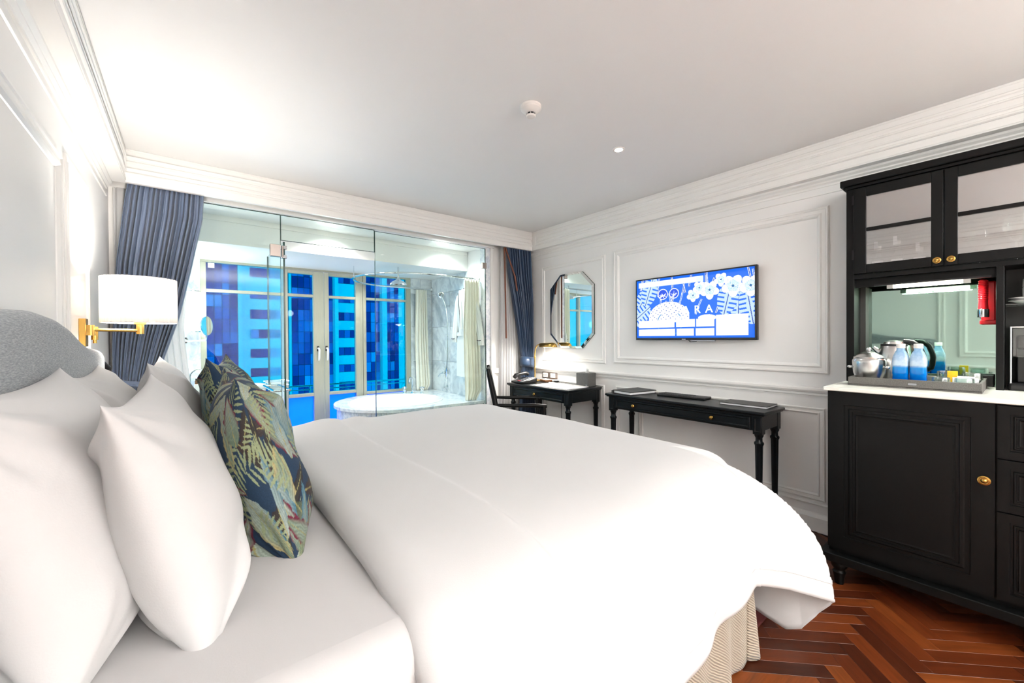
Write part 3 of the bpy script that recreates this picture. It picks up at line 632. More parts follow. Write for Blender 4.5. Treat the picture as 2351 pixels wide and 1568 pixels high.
# left side of the bathroom: vanity, sconce, magnifying mirror, bin, pedestal
vn = thing('vanity_counter', (-.15, 4.4, 0), 'white marble vanity counter left of the bath window', 'counter')
MB().box(XL+.002, 4.0, .74, .11, 4.745, .78).build('counter_top', m_marble2, vn, bevel=.004); MB().box(XL+.002, 4.04, .06, .06, 4.745, .74).build('cabinet', m_trim, vn, bevel=.003)
vf = thing('vanity_faucet', (.0, 4.25, .78), 'arched chrome faucet on the vanity counter', 'faucet')
MB().lathe((-.0, 4.25, .78), [(.025, 0), (.022, .01), (.012, .02), (.012, .06)], 16).build('base', m_chrome, vf, smooth=True)
MB().tube([(0, 4.25, .83), (0, 4.25, .88)]+[(.06-.06*math.cos(t), 4.25, .90+.06*math.sin(t)) for t in np.linspace(0, PI, 10)]+[(.12, 4.25, .87)], .009).build('spout', m_chrome, vf, smooth=True)
bx = tag(MB().box(.03, 4.10, .78, .078, 4.20, .848).build('tissue_holder', m_white_plate, bevel=.004), 'small white amenity box on the vanity counter', 'box')
am = thing('amenity_bottle', (.045, 4.15, .848), 'tiny dark-capped toiletry bottle on the white amenity box', 'bottle')
MB().lathe((.045, 4.15, .848), [(.012, 0), (.012, .028), (.008, .03)], 12).build('bottle', m_brown, am, smooth=True); MB().lathe((.045, 4.15, .876), [(.009, 0), (.009, .016)], 12).build('cap', m_plastic, am)
scn = thing('wall_sconce', (.02, 4.70, 1.28), 'tall glowing white cylinder sconce beside the bath window', 'wall lamp')
MB().lathe((.025, 4.66, 1.285), [(.060, 0), (.060, .355)], 28).build('glass_cylinder', m_sconce, scn, smooth=True)
for z in (1.275, 1.636): MB().lathe((.025, 4.66, z), [(.062, 0), (.062, .010)], 28).build('chrome_band', m_chrome, scn, smooth=True)
MB().box(.005, 4.70, 1.30, .045, 4.76, 1.62).build('wall_bracket', m_chrome, scn); MB().tube([(.025, 4.66, 1.64), (.03, 4.66, 1.67)], .004).build('finial', m_chrome, scn, smooth=True)
light('sconce_light', 'POINT', (.06, 4.50, 1.45), 5, (1, 1, .98), shadow_soft_size=.06)
mg = thing('magnifying_mirror', (.10, 4.35, 1.32), 'round chrome magnifying mirror on a wall arm by the sconce', 'mirror')
nrm = Vector((.85, -.53, .02)).normalized()
MB().lathe((.117, 4.40, 1.325), [(.078, -.006), (.084, -.006), (.084, .006), (.078, .006)], 36, nrm).build('rim', m_chrome, mg, smooth=True)
MB().lathe((.117, 4.40, 1.325), [(.077, -.004), (.077, .007)], 36, nrm).build('mirror_glass', m_mirror, mg)
MB().tube([(.117, 4.41, 1.24), (.115, 4.42, 1.20), (.0, 4.60, 1.19), (-.04, 4.76, 1.20)], .008).build('arm', m_chrome, mg, smooth=True)
MB().lathe((-.04, 4.76, 1.20), [(.035, 0), (.035, .01), (.02, .02)], 20, (0, -1, 0)).build('wall_plate', m_chrome, mg, smooth=True)
bn = thing('round_bin', (.50, 4.50, 0), 'white round lidded bin seen over the cushions in front of the window', 'bin')
MB().lathe((.48, 4.52, 0), [(.085, 0), (.09, .02), (.092, .74), (.085, .75)], 30).build('body', m_ceramic, bn, smooth=True); MB().lathe((.48, 4.52, .75), [(.096, 0), (.10, .012), (.096, .03), (.05, .042)], 30).build('lid', m_ceramic, bn, smooth=True)
pd = thing('marble_pedestal', (.66, 4.55, 0), 'square marble pedestal behind the open glass door', 'pedestal')
MB().box(.60, 4.49, 0, .72, 4.61, .73).build('shaft', m_marble2, pd, bevel=.004); MB().box(.585, 4.475, .73, .735, 4.625, .76).build('cap', m_marble2, pd, bevel=.004)
tr = thing('towel_tray', (.65, 4.50, .76), 'chrome-railed tray of folded white towels on the marble pedestal', 'tray')
MB().box(.56, 4.46, .76, .76, 4.60, .768).build('tray_base', m_ceramic, tr, bevel=.002)
for y in (4.462, 4.598): MB().tube([(.56, y, .80), (.76, y, .80)], .010).build('side_rail', m_chrome, tr, smooth=True)
for y in (4.462, 4.598):
    for x in (.60, .72): MB().tube([(x, y, .762), (x, y, .80)], .005).build('post', m_brass, tr, smooth=True)
tw = tag(MB().box(.59, 4.48, .769, .73, 4.58, .793).build('folded_towel', m_robe, bevel=.010), 'folded white towel lying in the chrome-railed tray', 'towel')
for i, (x, y, e) in enumerate(((1.0, 3.76, 6), (2.15, 3.76, 5), (1.5, 4.4, 4), (.1, 4.1, 3))):
    z = 2.155 if y < 3.9 else 1.945
    light('bathroom_lamp_light', 'SPOT', (x, y, z), e*3.2, (1, .99, .95), spot_size=2.6, spot_blend=1, shadow_soft_size=.06)

# ------------------------------------------------------------ curtains
lc = drape('blue_curtain', m_satin, 'slate blue satin curtain gathered toward the left wall behind the lamp', 'curtain',
    [(2.19, -.285), (2.10, -.30), (1.68, -.345), (1.2, -.368), (.9, -.368), (0, -.365)], [(2.19, .085), (2.0, .075), (1.68, .015), (1.35, -.05), (1.06, -.135), (.93, -.17), (.85, -.16), (0, -.02)],
    3.43, .028, 15, .01, 2.19, squeeze=[(2.19, .65), (1.9, 1), (1.3, .9), (.93, .55), (.5, .8), (0, 1)], nu=300, nz=60)
MB().tube([(-.37, 3.42, .95), (-.36, 3.385, .95), (-.27, 3.372, .935), (-.18, 3.385, .92), (-.155, 3.43, .92), (-.19, 3.475, .93), (-.36, 3.47, .95)], .02, 8, True).build('tieback', m_satin, lc, smooth=True)
rc = drape('blue_curtain', m_satin2, 'navy blue curtain tied back in the far right corner by the desk', 'curtain',
    [(2.19, 2.625), (1.9, 2.65), (1.56, 2.722), (1.3, 2.772), (1.05, 2.815), (.93, 2.84), (.8, 2.825), (.4, 2.80), (0, 2.79)], [(2.19, 2.955), (1.56, 2.99), (0, 3.0)],
    3.405, .024, 9, .01, 2.19, squeeze=[(2.19, .7), (1.5, 1), (1.1, .7), (.93, .45), (.6, .8), (0, 1)], nu=180, nz=60)
q = MB(); vs = []
for z, g in ((.995, 0), (.96, .012), (.92, .014), (.885, .004)):
    for i in range(24):
        a = 2*PI*i/24; vs.append((2.915+(.085+g)*math.cos(a), 3.405+(.055+g)*math.sin(a), z-.012*math.cos(a)))
q.add(vs, [(j*24+i, j*24+(i+1) % 24, (j+1)*24+(i+1) % 24, (j+1)*24+i) for j in range(3) for i in range(24)]).build('tieback', m_satin2, rc, smooth=True, solid=.003)
drape('sheer_curtain', m_sheer, 'white sheer curtain beside the slate blue curtain at the left', 'curtain', [(2.19, -.36), (0, -.36)], [(2.19, .06), (1.7, .0), (1.26, -.03), (.86, .005), (0, .03)], 3.482, .010, 9, .01, 2.19, nu=120, nz=30, th=.001)
drape('sheer_curtain', m_sheer, 'white sheer curtain beside the navy curtain in the far right corner', 'curtain', [(2.19, 2.605), (.8, 2.585), (0, 2.58)], [(2.19, 2.80), (1.3, 2.84), (.76, 2.84), (0, 2.82)], 3.482, .010, 7, .01, 2.19, nu=120, nz=30, th=.001)
tag(MB().tube([(2.588, 3.385, 2.15), (2.598, 3.378, 1.20)], .0085, 10).build('curtain_wand', m_wand, smooth=True), 'straight wooden curtain wand hanging beside the navy curtain', 'curtain wand')
tag(MB().tube([(2.60, 3.385, 2.15), (2.70, 3.352, 1.85), (2.728, 3.352, 1.70)], .0085, 10).build('curtain_wand', m_wand, smooth=True), 'slanting wooden curtain wand leaning on the navy curtain', 'curtain wand')

# ------------------------------------------------------------ bed
bed = thing('bed', (.7, 1.56, 0), 'king bed with grey upholstered headboard and ribbed taupe skirt', 'bed')
YM0, YM1 = .62, 2.49
m_ = MB().box(-.28, YM0+.035, .36, 1.66, YM1-.02, .680).build('mattress', m_sheet, bed, smooth=True, bevel=.075); m_.modifiers['bevel'].segments = 6; m_['label'] = 'mattress under a smooth white fitted sheet'
MB().box(-.30, YM0+.03, .08, 1.69, YM1-.03, .36).build('divan_base', m_skirt, bed, bevel=.01)
# headboard
HT = [(.62, 1.165), (.80, 1.175), (1.0, 1.20), (1.2, 1.245), (1.4, 1.272), (1.56, 1.278), (1.74, 1.268), (1.88, 1.248), (2.05, 1.208), (2.2, 1.182), (2.35, 1.172), (2.47, 1.165), (2.52, 1.150)]
q = MB(); vs = []; ny = 90; nt = 13
for i in range(ny):
    y = .60+1.93*i/(ny-1); e = min(1, max(0, min(y-.60, 2.53-y))/.05); zt = lerp(HT, y)-.03*(1-math.sqrt(max(0, 1-(1-e)**2)))
    hx = .062*(.35+.65*math.sqrt(max(0, 1-(1-e)**2)))
    rad = .038
    col = [(XL+.03, zt-.01)]
    for k in range(7): a = PI/2*(k/6); col.append((XL+.03+max(0, hx-rad)+rad*math.sin(a), zt-rad+rad*math.cos(a)))
    for k in range(5): col.append((XL+.03+hx, zt-rad-(zt-rad-.30)*(k+1)/5))
    vs += [(x, y, z) for x, z in col]
n_ = 13; q.add(vs, [(i*n_+j, (i+1)*n_+j, (i+1)*n_+j+1, i*n_+j+1) for i in range(ny-1) for j in range(n_-1)]+[tuple(range(n_)), tuple((ny-1)*n_+j for j in range(n_))]).build('headboard', m_head, bed, smooth=True, auto=False)
# skirt
path = [(x, YM0+.015) for x in np.linspace(-.30, 1.60, 120)]+[(1.60+.085*math.sin(t), YM0+.10-.085*math.cos(t)) for t in np.linspace(0, PI/2, 20)]+[(1.685, y) for y in np.linspace(YM0+.11, YM1, 80)]
vs = []; nz = 16
for j in range(nz):
    z = .006+.38*j/(nz-1); k = (1-j/(nz-1))
    for i, (x, y) in enumerate(path):
        t = i/len(path)*2*PI; w = .016*k*math.sin(t*9+.7*math.sin(t*4))+.010*k*math.sin(t*23+1)
        if i < 120: px, py = x, y-w-.006*k
        elif i < 140: a = (i-120)/20*PI/2; px, py = x+math.sin(a)*(w+.02*k), y-math.cos(a)*(w+.006*k)
        else: px, py = x+w+.012*k, y
        vs.append((px, py, z))
MB().add(vs, grid_faces(len(path), nz)).build('bed_skirt', m_skirt, bed, smooth=True, auto=False, solid=.003)

# duvet
def arr_interp(tab):
    s = [0]; 
    for (a, b), (c, d) in zip(tab[:-1], tab[1:]): s.append(s[-1]+math.hypot(c-a, d-b))
    return np.array(s), np.array([t[0] for t in tab]), np.array([t[1] for t in tab])
def smoothtab(tab, n=60):
    s, o, z = arr_interp(tab); ss = np.linspace(0, s[-1], n); oo = np.interp(ss, s, o); zz = np.interp(ss, s, z)
    for _ in range(40): oo[1:-1] = (oo[:-2]+oo[1:-1]*2+oo[2:])/4; zz[1:-1] = (zz[:-2]+zz[1:-1]*2+zz[2:])/4
    return arr_interp(list(zip(oo, zz)))
def ev(P, s):
    S_, O_, Z_ = P; s = np.asarray(s); o = np.interp(s, S_, O_); z = np.interp(s, S_, Z_)
    ex = np.maximum(0, s-S_[-1]); return o+ex*.06, z-ex
ZT = .73
Pn = smoothtab([(-.05, .73), (.06, .728), (.20, .704), (.265, .668), (.31, .622), (.345, .56), (.362, .503), (.372, .42), (.375, .345)])
Pf = smoothtab([(-.05, .73), (.03, .729), (.08, .720), (.13, .695), (.165, .64), (.18, .56), (.19, .45), (.195, .345), (.20, .09)])
Yn, Xf, X0, Yfar = .95, 1.63, .30, 2.40
Ln, Lf = Pn[0][-1], Pf[0][-1]
A = np.concatenate([np.linspace(0, .42, 70), np.linspace(.43, Xf-X0, 60), Xf-X0+np.linspace(.01, Lf, 50)]); B = np.concatenate([-np.linspace(Ln, .005, 70), np.linspace(0, Yfar-Yn, 70), (Yfar-Yn)+np.linspace(.01, Lf, 34)])
AA, BB = np.meshgrid(A, B)
sa = np.maximum(0, AA-(Xf-X0)); sn = np.maximum(0, -BB); sf = np.maximum(0, BB-(Yfar-Yn))
A1, AE = Xf-X0, (Xf-X0)+Lf
NH = [(0, .30, .53, .36), (.7, 1.0, .53, .348), (.86, 1.16, .545, .340), (1.04, 1.34, .562, .333), (1.20, 1.515, .572, .345), (A1, 1.60, .556, .315)]
NC = [(0, 1.60, .556, .315), (.25, 1.70, .535, .280), (.6, 1.80, .490, .238), (1, 1.905, .450, .194)]
FC = [(0, 1.85, .76, .078), (.25, 1.865, .67, .045), (.5, 1.885, .605, .024), (.7, 1.905, .555, .045), (.86, 1.912, .502, .125), (1, 1.905, .450, .194)]
def tabv(T, x): T = np.array(T); return np.stack([np.interp(x, T[:, 0], T[:, k]) for k in (1, 2, 3)], -1)
def prof(P, f):                                   # f in 0..1 along the drop -> fractions (out, down)
    o, z = ev(P, f*P[0][-1]); return (o+.05)/(P[1][-1]+.05), (ZT-z)/(ZT-P[2][-1])
def surf(AA, BB):
    AA = np.asarray(AA, float); BB = np.asarray(BB, float)
    sa = np.maximum(0, AA-A1); sn = np.maximum(0, -BB); sf = np.maximum(0, BB-(Yfar-Yn))
    X = X0+np.minimum(AA, A1); Y = Yn+np.clip(BB, 0, Yfar-Yn)
    top = np.stack([X, Y, np.full_like(X, ZT)], -1)
    fa, fn, ff = sa/Lf, sn/Ln, sf/Lf
    def col(top, hem, on, dn): return np.stack([top[..., 0]+(hem[..., 0]-top[..., 0])*on, top[..., 1]+(hem[..., 1]-top[..., 1])*on, top[..., 2]+(hem[..., 2]-top[..., 2])*dn], -1)
    pno, pnd = prof(Pn, np.maximum(fn, fa)); pfo, pfd = prof(Pf, np.maximum(np.maximum(fa, fn), ff))
    # near side, straight part
    H1 = tabv(NH, AA); N1 = col(top, H1, pno, pnd)
    # near half and foot half of the corner
    t = np.where(fn >= fa, fa/np.maximum(fn, 1e-9), fn/np.maximum(fa, 1e-9))
    w = np.where(fn >= fa, .5+.5*(1-t), .5*t)
    oo = (w*pno+(1-w)*pfo)**(1+1.45*t**.6); dd = w*pnd+(1-w)*pfd
    HC = np.where((fn >= fa)[..., None], tabv(NC, t), tabv(FC, t)); N2 = col(top, HC, oo, dd)
    yb = np.clip(BB, 0, .35)/.35; H3 = np.stack([1.85+.03*yb, np.where(BB < .35, .76+(.35+Yn-.76)*yb, Y), .078+.01*yb], -1)
    N3 = col(top, H3, pfo, pfd)
    HF = np.stack([X, Y+.25, np.full_like(X, .09)], -1); N4 = col(top, HF, pfo, pfd)
    rf = np.hypot(fa, ff); tf = np.arctan2(ff, np.maximum(fa, 1e-9)); po, pd_ = prof(Pf, np.minimum(rf, 1.2)); N5 = np.stack([X+np.cos(tf)*po*.25, Y+np.sin(tf)*po*.25, ZT-pd_*.64], -1)
    c = (fa > 0)[..., None]; n_ = (fn > 0)[..., None]; f_ = (ff > 0)[..., None]
    return np.where(n_ & c, N2, np.where(n_, N1, np.where(f_ & c, N5, np.where(f_, N4, np.where(c, N3, top)))))
# profiles start at offset -.05, shift so the flat part joins
for P_ in (Pn, Pf): pass
Pn = (Pn[0], Pn[1], Pn[2]); Pf = (Pf[0], Pf[1], Pf[2])
G = surf(AA, BB)
e = 1e-3; Gu = surf(AA+e, BB)-surf(AA-e, BB); Gv = surf(AA, BB+e)-surf(AA, BB-e)
Nn = np.cross(Gu, Gv); Nn /= np.maximum(1e-9, np.linalg.norm(Nn, axis=-1, keepdims=True))
for _ in range(4):
    Nn[1:-1, 1:-1] = (Nn[:-2, 1:-1]+Nn[2:, 1:-1]+Nn[1:-1, :-2]+Nn[1:-1, 2:]+2*Nn[1:-1, 1:-1])/6
Nn /= np.maximum(1e-9, np.linalg.norm(Nn, axis=-1, keepdims=True))
thick = .048*np.sqrt(np.clip(1-(1-np.clip(AA/.07, 0, 1))**2, 0, 1))
fold = .009*(1-1/(1+np.exp(-(AA-(.655-X0))/.004)))
wav = .0035*np.sin(AA*5+BB*2.2)+.003*np.sin(BB*6.5-AA*3+1)+.0025*np.sin(AA*13+BB*9)*np.clip(sa+sn, 0, .3)*4
sidew = (AA < 1.25)*np.clip((sn-.15)/.3, 0, 1)*(.010*np.sin(AA*11+.5)+.006*np.sin(AA*23+2))+np.clip((sa-.1)/.3, 0, 1)*(.010*np.sin(BB*12))*(BB > 0)
farb = .028*np.exp(-((AA-.28)/.11)**2-((BB-(Yfar-Yn))/.10)**2)+.024*np.exp(-((AA-.46)/.07)**2-((BB-(Yfar-Yn))/.10)**2)
crump = .010*np.exp(-((AA-.02)/.05)**2)*np.sin(BB*22)*np.clip((sn-.2)/.2, 0, 1)
D = (thick-.048)+fold+wav+sidew+farb+crump
G = G+Nn*D[..., None]
q = MB(); q.v = [tuple(v) for v in G.reshape(-1, 3)]; q.f = grid_faces(len(A), len(B))
dv = q.build('duvet', m_linen, None, smooth=True, auto=False)
sm = dv.modifiers.new('solid', 'SOLIDIFY'); sm.thickness = .010; sm.offset = -1
tag(dv, 'white duvet folded back across the bed with a loose corner hanging down', 'duvet')
# hem seam a few centimetres above the edge on near side and corner
def seam(idx_rows, idx_cols, name='hem_seam'):
    pts = [G[i, j]+Nn[i, j]*.0008 for i, j in zip(idx_rows, idx_cols)]
    return MB().tube(pts, .0014, 5).build(name, m_linen, dv, smooth=True)
seam([6]*(len(A)-5), list(range(5, len(A)))); seam(list(range(6, len(B)-4)), [len(A)-6]*(len(B)-10))

# pillows
def pillow(name, mat, label, cat, c, Wd, Ht, Th, lean, yaw=0, roll=0, N=48, pinch=.07, sag=.12, colors=None, seed=0, group=None, ear=.0):
    rg = np.random.default_rng(seed); tg = np.linspace(-1, 1, N); u = np.sin(tg*PI/2); U, V = np.meshgrid(u, u); TU, TV_ = np.meshgrid(tg, tg)
    x = U*Wd/2*(1-pinch*(1-V**2)*np.abs(U)**2)*(1+ear*np.abs(U*V)**6); y = V*Ht/2*(1-pinch*(1-U**2)*np.abs(V)**2)*(1+ear*np.abs(U*V)**6)
    prof = np.clip(1-np.abs(U)**2.4, 0, 1)**.5*np.clip(1-np.abs(V)**2.4, 0, 1)**.5
    prof = prof*(1-sag*V)
    wr = np.zeros_like(U)
    for _ in range(16):
        cx, cy = rg.choice([-1, 1]), rg.choice([-1, 1]); a = rg.uniform(.1, 1.4); rr = np.hypot(U-cx, V-cy); aa = np.arctan2((V-cy)*-cy, (U-cx)*-cx)
        wr += .013*np.exp(-((aa-a)/.13)**2)*np.exp(-((rr-.35)/.3)**2)*rg.choice([-1, 1])
    wr += .005*np.sin(U*3+rg.uniform(0, 6))*np.sin(V*4+rg.uniform(0, 6))+.0035*np.sin(5*U+3*V+1.5*np.sin(2*V)+rg.uniform(0, 6))
    n1 = Th/2*prof; mask = (prof > .02)
    zf_ = n1+wr*prof*1.5; zb = -n1*.9-wr[::-1]*prof*1.5
    ct, st = math.cos(lean), math.sin(lean); cy_, sy_ = math.cos(yaw), math.sin(yaw)
    ew = Vector((sy_, cy_, 0)); en0 = Vector((cy_, -sy_, 0)); eh = (Vector((0, 0, 1))*ct-en0*st); en = en0*ct+Vector((0, 0, 1))*st
    if roll: ew, eh = ew*math.cos(roll)+eh*math.sin(roll), -ew*math.sin(roll)+eh*math.cos(roll)
    ewn, ehn, enn = (np.array(v) for v in (ew, eh, en)); c_ = np.array(c)
    F = c_+x[..., None]*ewn+y[..., None]*ehn+zf_[..., None]*enn
    Bk = c_+x[..., None]*ewn+y[..., None]*ehn+zb[..., None]*enn
    q = MB(); q.v = [tuple(v) for v in F.reshape(-1, 3)]; idx = np.arange(N*N).reshape(N, N); bi = idx.copy(); k = N*N; ex = []
    for j in range(1, N-1):
        for i in range(1, N-1): bi[j, i] = k; k += 1; ex.append(tuple(Bk[j, i]))
    q.v += ex; q.f = grid_faces(N, N)
    bl = bi.tolist(); q.f += [(bl[j][i], bl[j+1][i], bl[j+1][i+1], bl[j][i+1]) for j in range(N-1) for i in range(N-1)]
    o = q.build(name, mat, None, smooth=True, auto=False)
    if colors is not None:
        H_, W_ = colors.shape[:2]; col = np.ones((len(q.v), 4), np.float32)
        vi = ((1-(TV_+1)/2)*(H_-1)).astype(int); ui = ((TU+1)/2*(W_-1)).astype(int)
        fc = colors[vi, ui]; col[:N*N, :3] = fc.reshape(-1, 3)
        col[N*N:, :3] = np.roll(fc, N//2, axis=1)[::-1][1:-1, 1:-1].reshape(-1, 3)
        at = o.data.color_attributes.new('print', 'FLOAT_COLOR', 'POINT'); at.data.foreach_set('color', col.ravel())
    tag(o, label, cat, group)
    edge = [F[0, i] for i in range(N)]+[F[j, N-1] for j in range(1, N)]+[F[N-1, i] for i in range(N-2, -1, -1)]+[F[j, 0] for j in range(N-2, 0, -1)]
    return o
pillow('pillow', m_linen, 'large white pillow nearest the camera against the headboard', 'pillow', (-.205, 1.19, .895), .70, .47, .26, .24, 0, N=90, seed=1, sag=.25, ear=.04)
pillow('pillow', m_linen, 'white pillow in front of the nearest one, its corner on the sheet', 'pillow', (-.035, 1.215, .875), .70, .45, .215, .26, .02, N=90, seed=2, sag=.3, ear=.06)
pillow('pillow', m_linen, 'white pillow at the far end of the headboard under the reading light', 'pillow', (-.215, 1.97, .885), .60, .44, .23, .30, 0, N=90, seed=3, sag=.2, ear=.05)
pillow('pillow', m_linen, 'white pillow with a pointed corner in front of the far one', 'pillow', (-.045, 2.08, .885), .66, .48, .22, .24, 0, N=90, seed=4, sag=.25, ear=.05)

# leaf print raster for the cushions
def leaf_print(n=360, seed=5):
    rg = np.random.default_rng(seed); yy, xx = np.mgrid[0:n, 0:n]/n; img = np.zeros((n, n, 3)); lin = lambda *c: np.array(srgb(*c)[:3])
    img[:] = lin(24, 62, 96)
    fib = rg.random((n, n))*.12
    def frame(cx, cy, a, bend):
        dx, dy = xx-cx, yy-cy; s = dx*math.cos(a)+dy*math.sin(a); t = -dx*math.sin(a)+dy*math.cos(a); t = t-bend*s*s; return s, t
    def frond(cx, cy, a, L, col):
        s, t = frame(cx, cy, a, rg.uniform(-1, 1)); 
        for k in range(9):
            for sd in (-1, 1):
                f = (k+.5)/9*L; px, py = cx+math.cos(a)*f, cy+math.sin(a)*f; b = a+sd*(1.0-.5*k/9); l = L*.38*(1-.5*abs(k/9-.4))
                s2 = (xx-px)*math.cos(b)+(yy-py)*math.sin(b); t2 = -(xx-px)*math.sin(b)+(yy-py)*math.cos(b)-sd*.8*s2*s2
                m = (s2 > 0) & (s2 < l) & (np.abs(t2) < .0065*np.sin(np.clip(s2/l, 0, 1)*PI)**.6)
                img[m] = col
    def leaf(cx, cy, a, L, w, pal):
        s, t = frame(cx, cy, a, rg.uniform(-1.2, 1.2)); f = np.clip(s/L, 0, 1); wid = w*np.sin(f**.8*PI)**.75
        rag = 1+.10*np.sin(f*34+rg.uniform(0, 6))
        m = (s > 0) & (s < L) & (np.abs(t) < wid*rag)
        e_ = np.abs(t)/np.maximum(wid, 1e-4); st = .5+.5*np.sin(t*900/ (1+f*2)+s*70+np.sin(s*60)*2)
        c0, c1, c2 = pal
        base = c0[None, None]*(1-f[..., None])+c1[None, None]*f[..., None]
        edge = np.clip((e_-.45)/.5+(f-.55)*1.6, 0, 1)[..., None]**1.5
        col = base*(1-edge)+c2[None, None]*edge; col = col*(.72+.40*st[..., None])
        img[m] = col[m]
        rib = m & (np.abs(t) < .0028*(1-f*.6)); img[rib] = lin(196, 186, 120)
    green, pale, olive, red, blue, sand = lin(128, 156, 130), lin(206, 220, 206), lin(88, 106, 76), lin(134, 20, 62), lin(92, 148, 172), lin(214, 198, 140)
    brown = lin(74, 52, 52)
    for _ in range(16): leaf(rg.uniform(-.1, 1.1), rg.uniform(-.1, 1.1), rg.uniform(0, 2*PI), rg.uniform(.25, .4), rg.uniform(.03, .05), (brown, lin(60, 70, 60), lin(50, 40, 50)))
    for _ in range(12): frond(rg.uniform(0, 1), rg.uniform(0, 1), rg.uniform(0, 2*PI), rg.uniform(.22, .34), lin(176, 190, 146))
    for _ in range(44):
        pal = [(pale, green, red), (green, pale, red), (pale, blue, blue), (olive, pale, red), (pale, green, sand)][rg.integers(0, 5)]
        leaf(rg.uniform(-.1, 1.05), rg.uniform(-.1, 1.05), rg.choice([1.2, 1.9, 4.2, 5.0])+rg.uniform(-.5, .5), rg.uniform(.22, .36), rg.uniform(.035, .065), pal)
    for _ in range(9): frond(rg.uniform(0, 1), rg.uniform(0, 1), rg.uniform(0, 2*PI), rg.uniform(.18, .28), lin(178, 192, 148))
    return np.clip(img*(1-fib[..., None])*.62, 0, 1)
pr = leaf_print()
pillow('cushion', m_print, 'nearer square cushion with tropical leaf print, standing on its edge', 'cushion', (.145, 1.33, .878), .50, .47, .20, .26, .02, N=260, pinch=.10, sag=.12, colors=pr, seed=6, ear=.05, group=None)
pillow('cushion', m_print, 'farther leaf-print cushion, half hidden behind the nearer one', 'cushion', (.135, 1.95, .893), .50, .47, .20, .20, .16, N=200, pinch=.10, sag=.1, colors=pr[::-1, ::-1].copy(), seed=7, ear=.08)
# small fabric flap at the corner of the nearer cushion is part of its outline

# ------------------------------------------------------------ bedside wall lamp and reading light
wlp = thing('wall_lamp', (XL, 2.60, 1.24), 'brass swing-arm wall lamp with pleated white drum shade', 'wall lamp')
MB().box(XL, 2.585, 1.175, XL+.022, 2.645, 1.300).build('backplate', m_brass, wlp, bevel=.002)
MB().lathe((XL+.04, 2.56, 1.225), [(.014, 0), (.014, .045)], 16).build('pivot', m_brass, wlp, smooth=True)
MB().lathe((XL+.045, 2.625, 1.205), [(.012, 0), (.012, .06)], 16).build('pivot', m_brass, wlp, smooth=True)
MB().box(XL+.015, 2.60, 1.225, XL+.05, 2.63, 1.245).build('bracket', m_brass, wlp, bevel=.002)
MB().tube([(XL+.04, 2.56, 1.232), (XL+.045, 2.625, 1.232)], .006).build('arm', m_brass, wlp, smooth=True)
MB().tube([(XL+.04, 2.56, 1.250), (-.185, 2.63, 1.248)], .0075).build('arm', m_brass, wlp, smooth=True)
MB().lathe((-.182, 2.63, 1.232), [(.015, 0), (.015, .045), (.024, .046), (.024, .056), (.012, .058), (.012, .075)], 20).build('lamp_holder', m_brass, wlp, smooth=True)
MB().lathe((XL+.045, 2.625, 1.19), [(.007, 0), (.007, .016)], 12).build('switch', m_brass, wlp, smooth=True)
nn = 352; vs = []; rs = .135
for z in (1.285, 1.390, 1.495):
    for i in range(nn): a = 2*PI*i/nn; rr = rs*(1+.022*abs(math.sin(a*22))); vs.append((-.182+rr*math.cos(a), 2.63+rr*math.sin(a), z))
shd = MB().add(vs, [(j*nn+i, j*nn+(i+1) % nn, (j+1)*nn+(i+1) % nn, (j+1)*nn+i) for j in range(2) for i in range(nn)]).build('lamp_shade', m_shade, wlp, smooth=True, auto=False, solid=.0015)
for z in (1.285, 1.493): MB().tube([(-.182+(rs+.001)*math.cos(t), 2.63+(rs+.001)*math.sin(t), z) for t in np.linspace(0, 2*PI, 60, endpoint=False)], .0022, 6, True).build('rim_band', m_paper, wlp, smooth=True)
MB().sphere((-.182, 2.63, 1.36), .028).build('bulb', m_lampglow, wlp, smooth=True)
light('wall_lamp_light', 'POINT', (-.182, 2.63, 1.41), 9, (1, .95, .88), shadow_soft_size=.05)
rdl = thing('reading_light', (-.345, 2.535, 1.13), 'small black tube reading light at the end of the headboard', 'reading light')
MB().box(XL+.02, 2.545, 1.122, -.328, 2.575, 1.138).build('bracket', m_blackmetal, rdl, bevel=.002)
MB().lathe((-.332, 2.575, 1.132), [(.012, 0), (.012, .078), (.009, .08)], 16, (.55, .35, -.75)).build('lamp_tube', m_blackmetal, rdl, smooth=True)

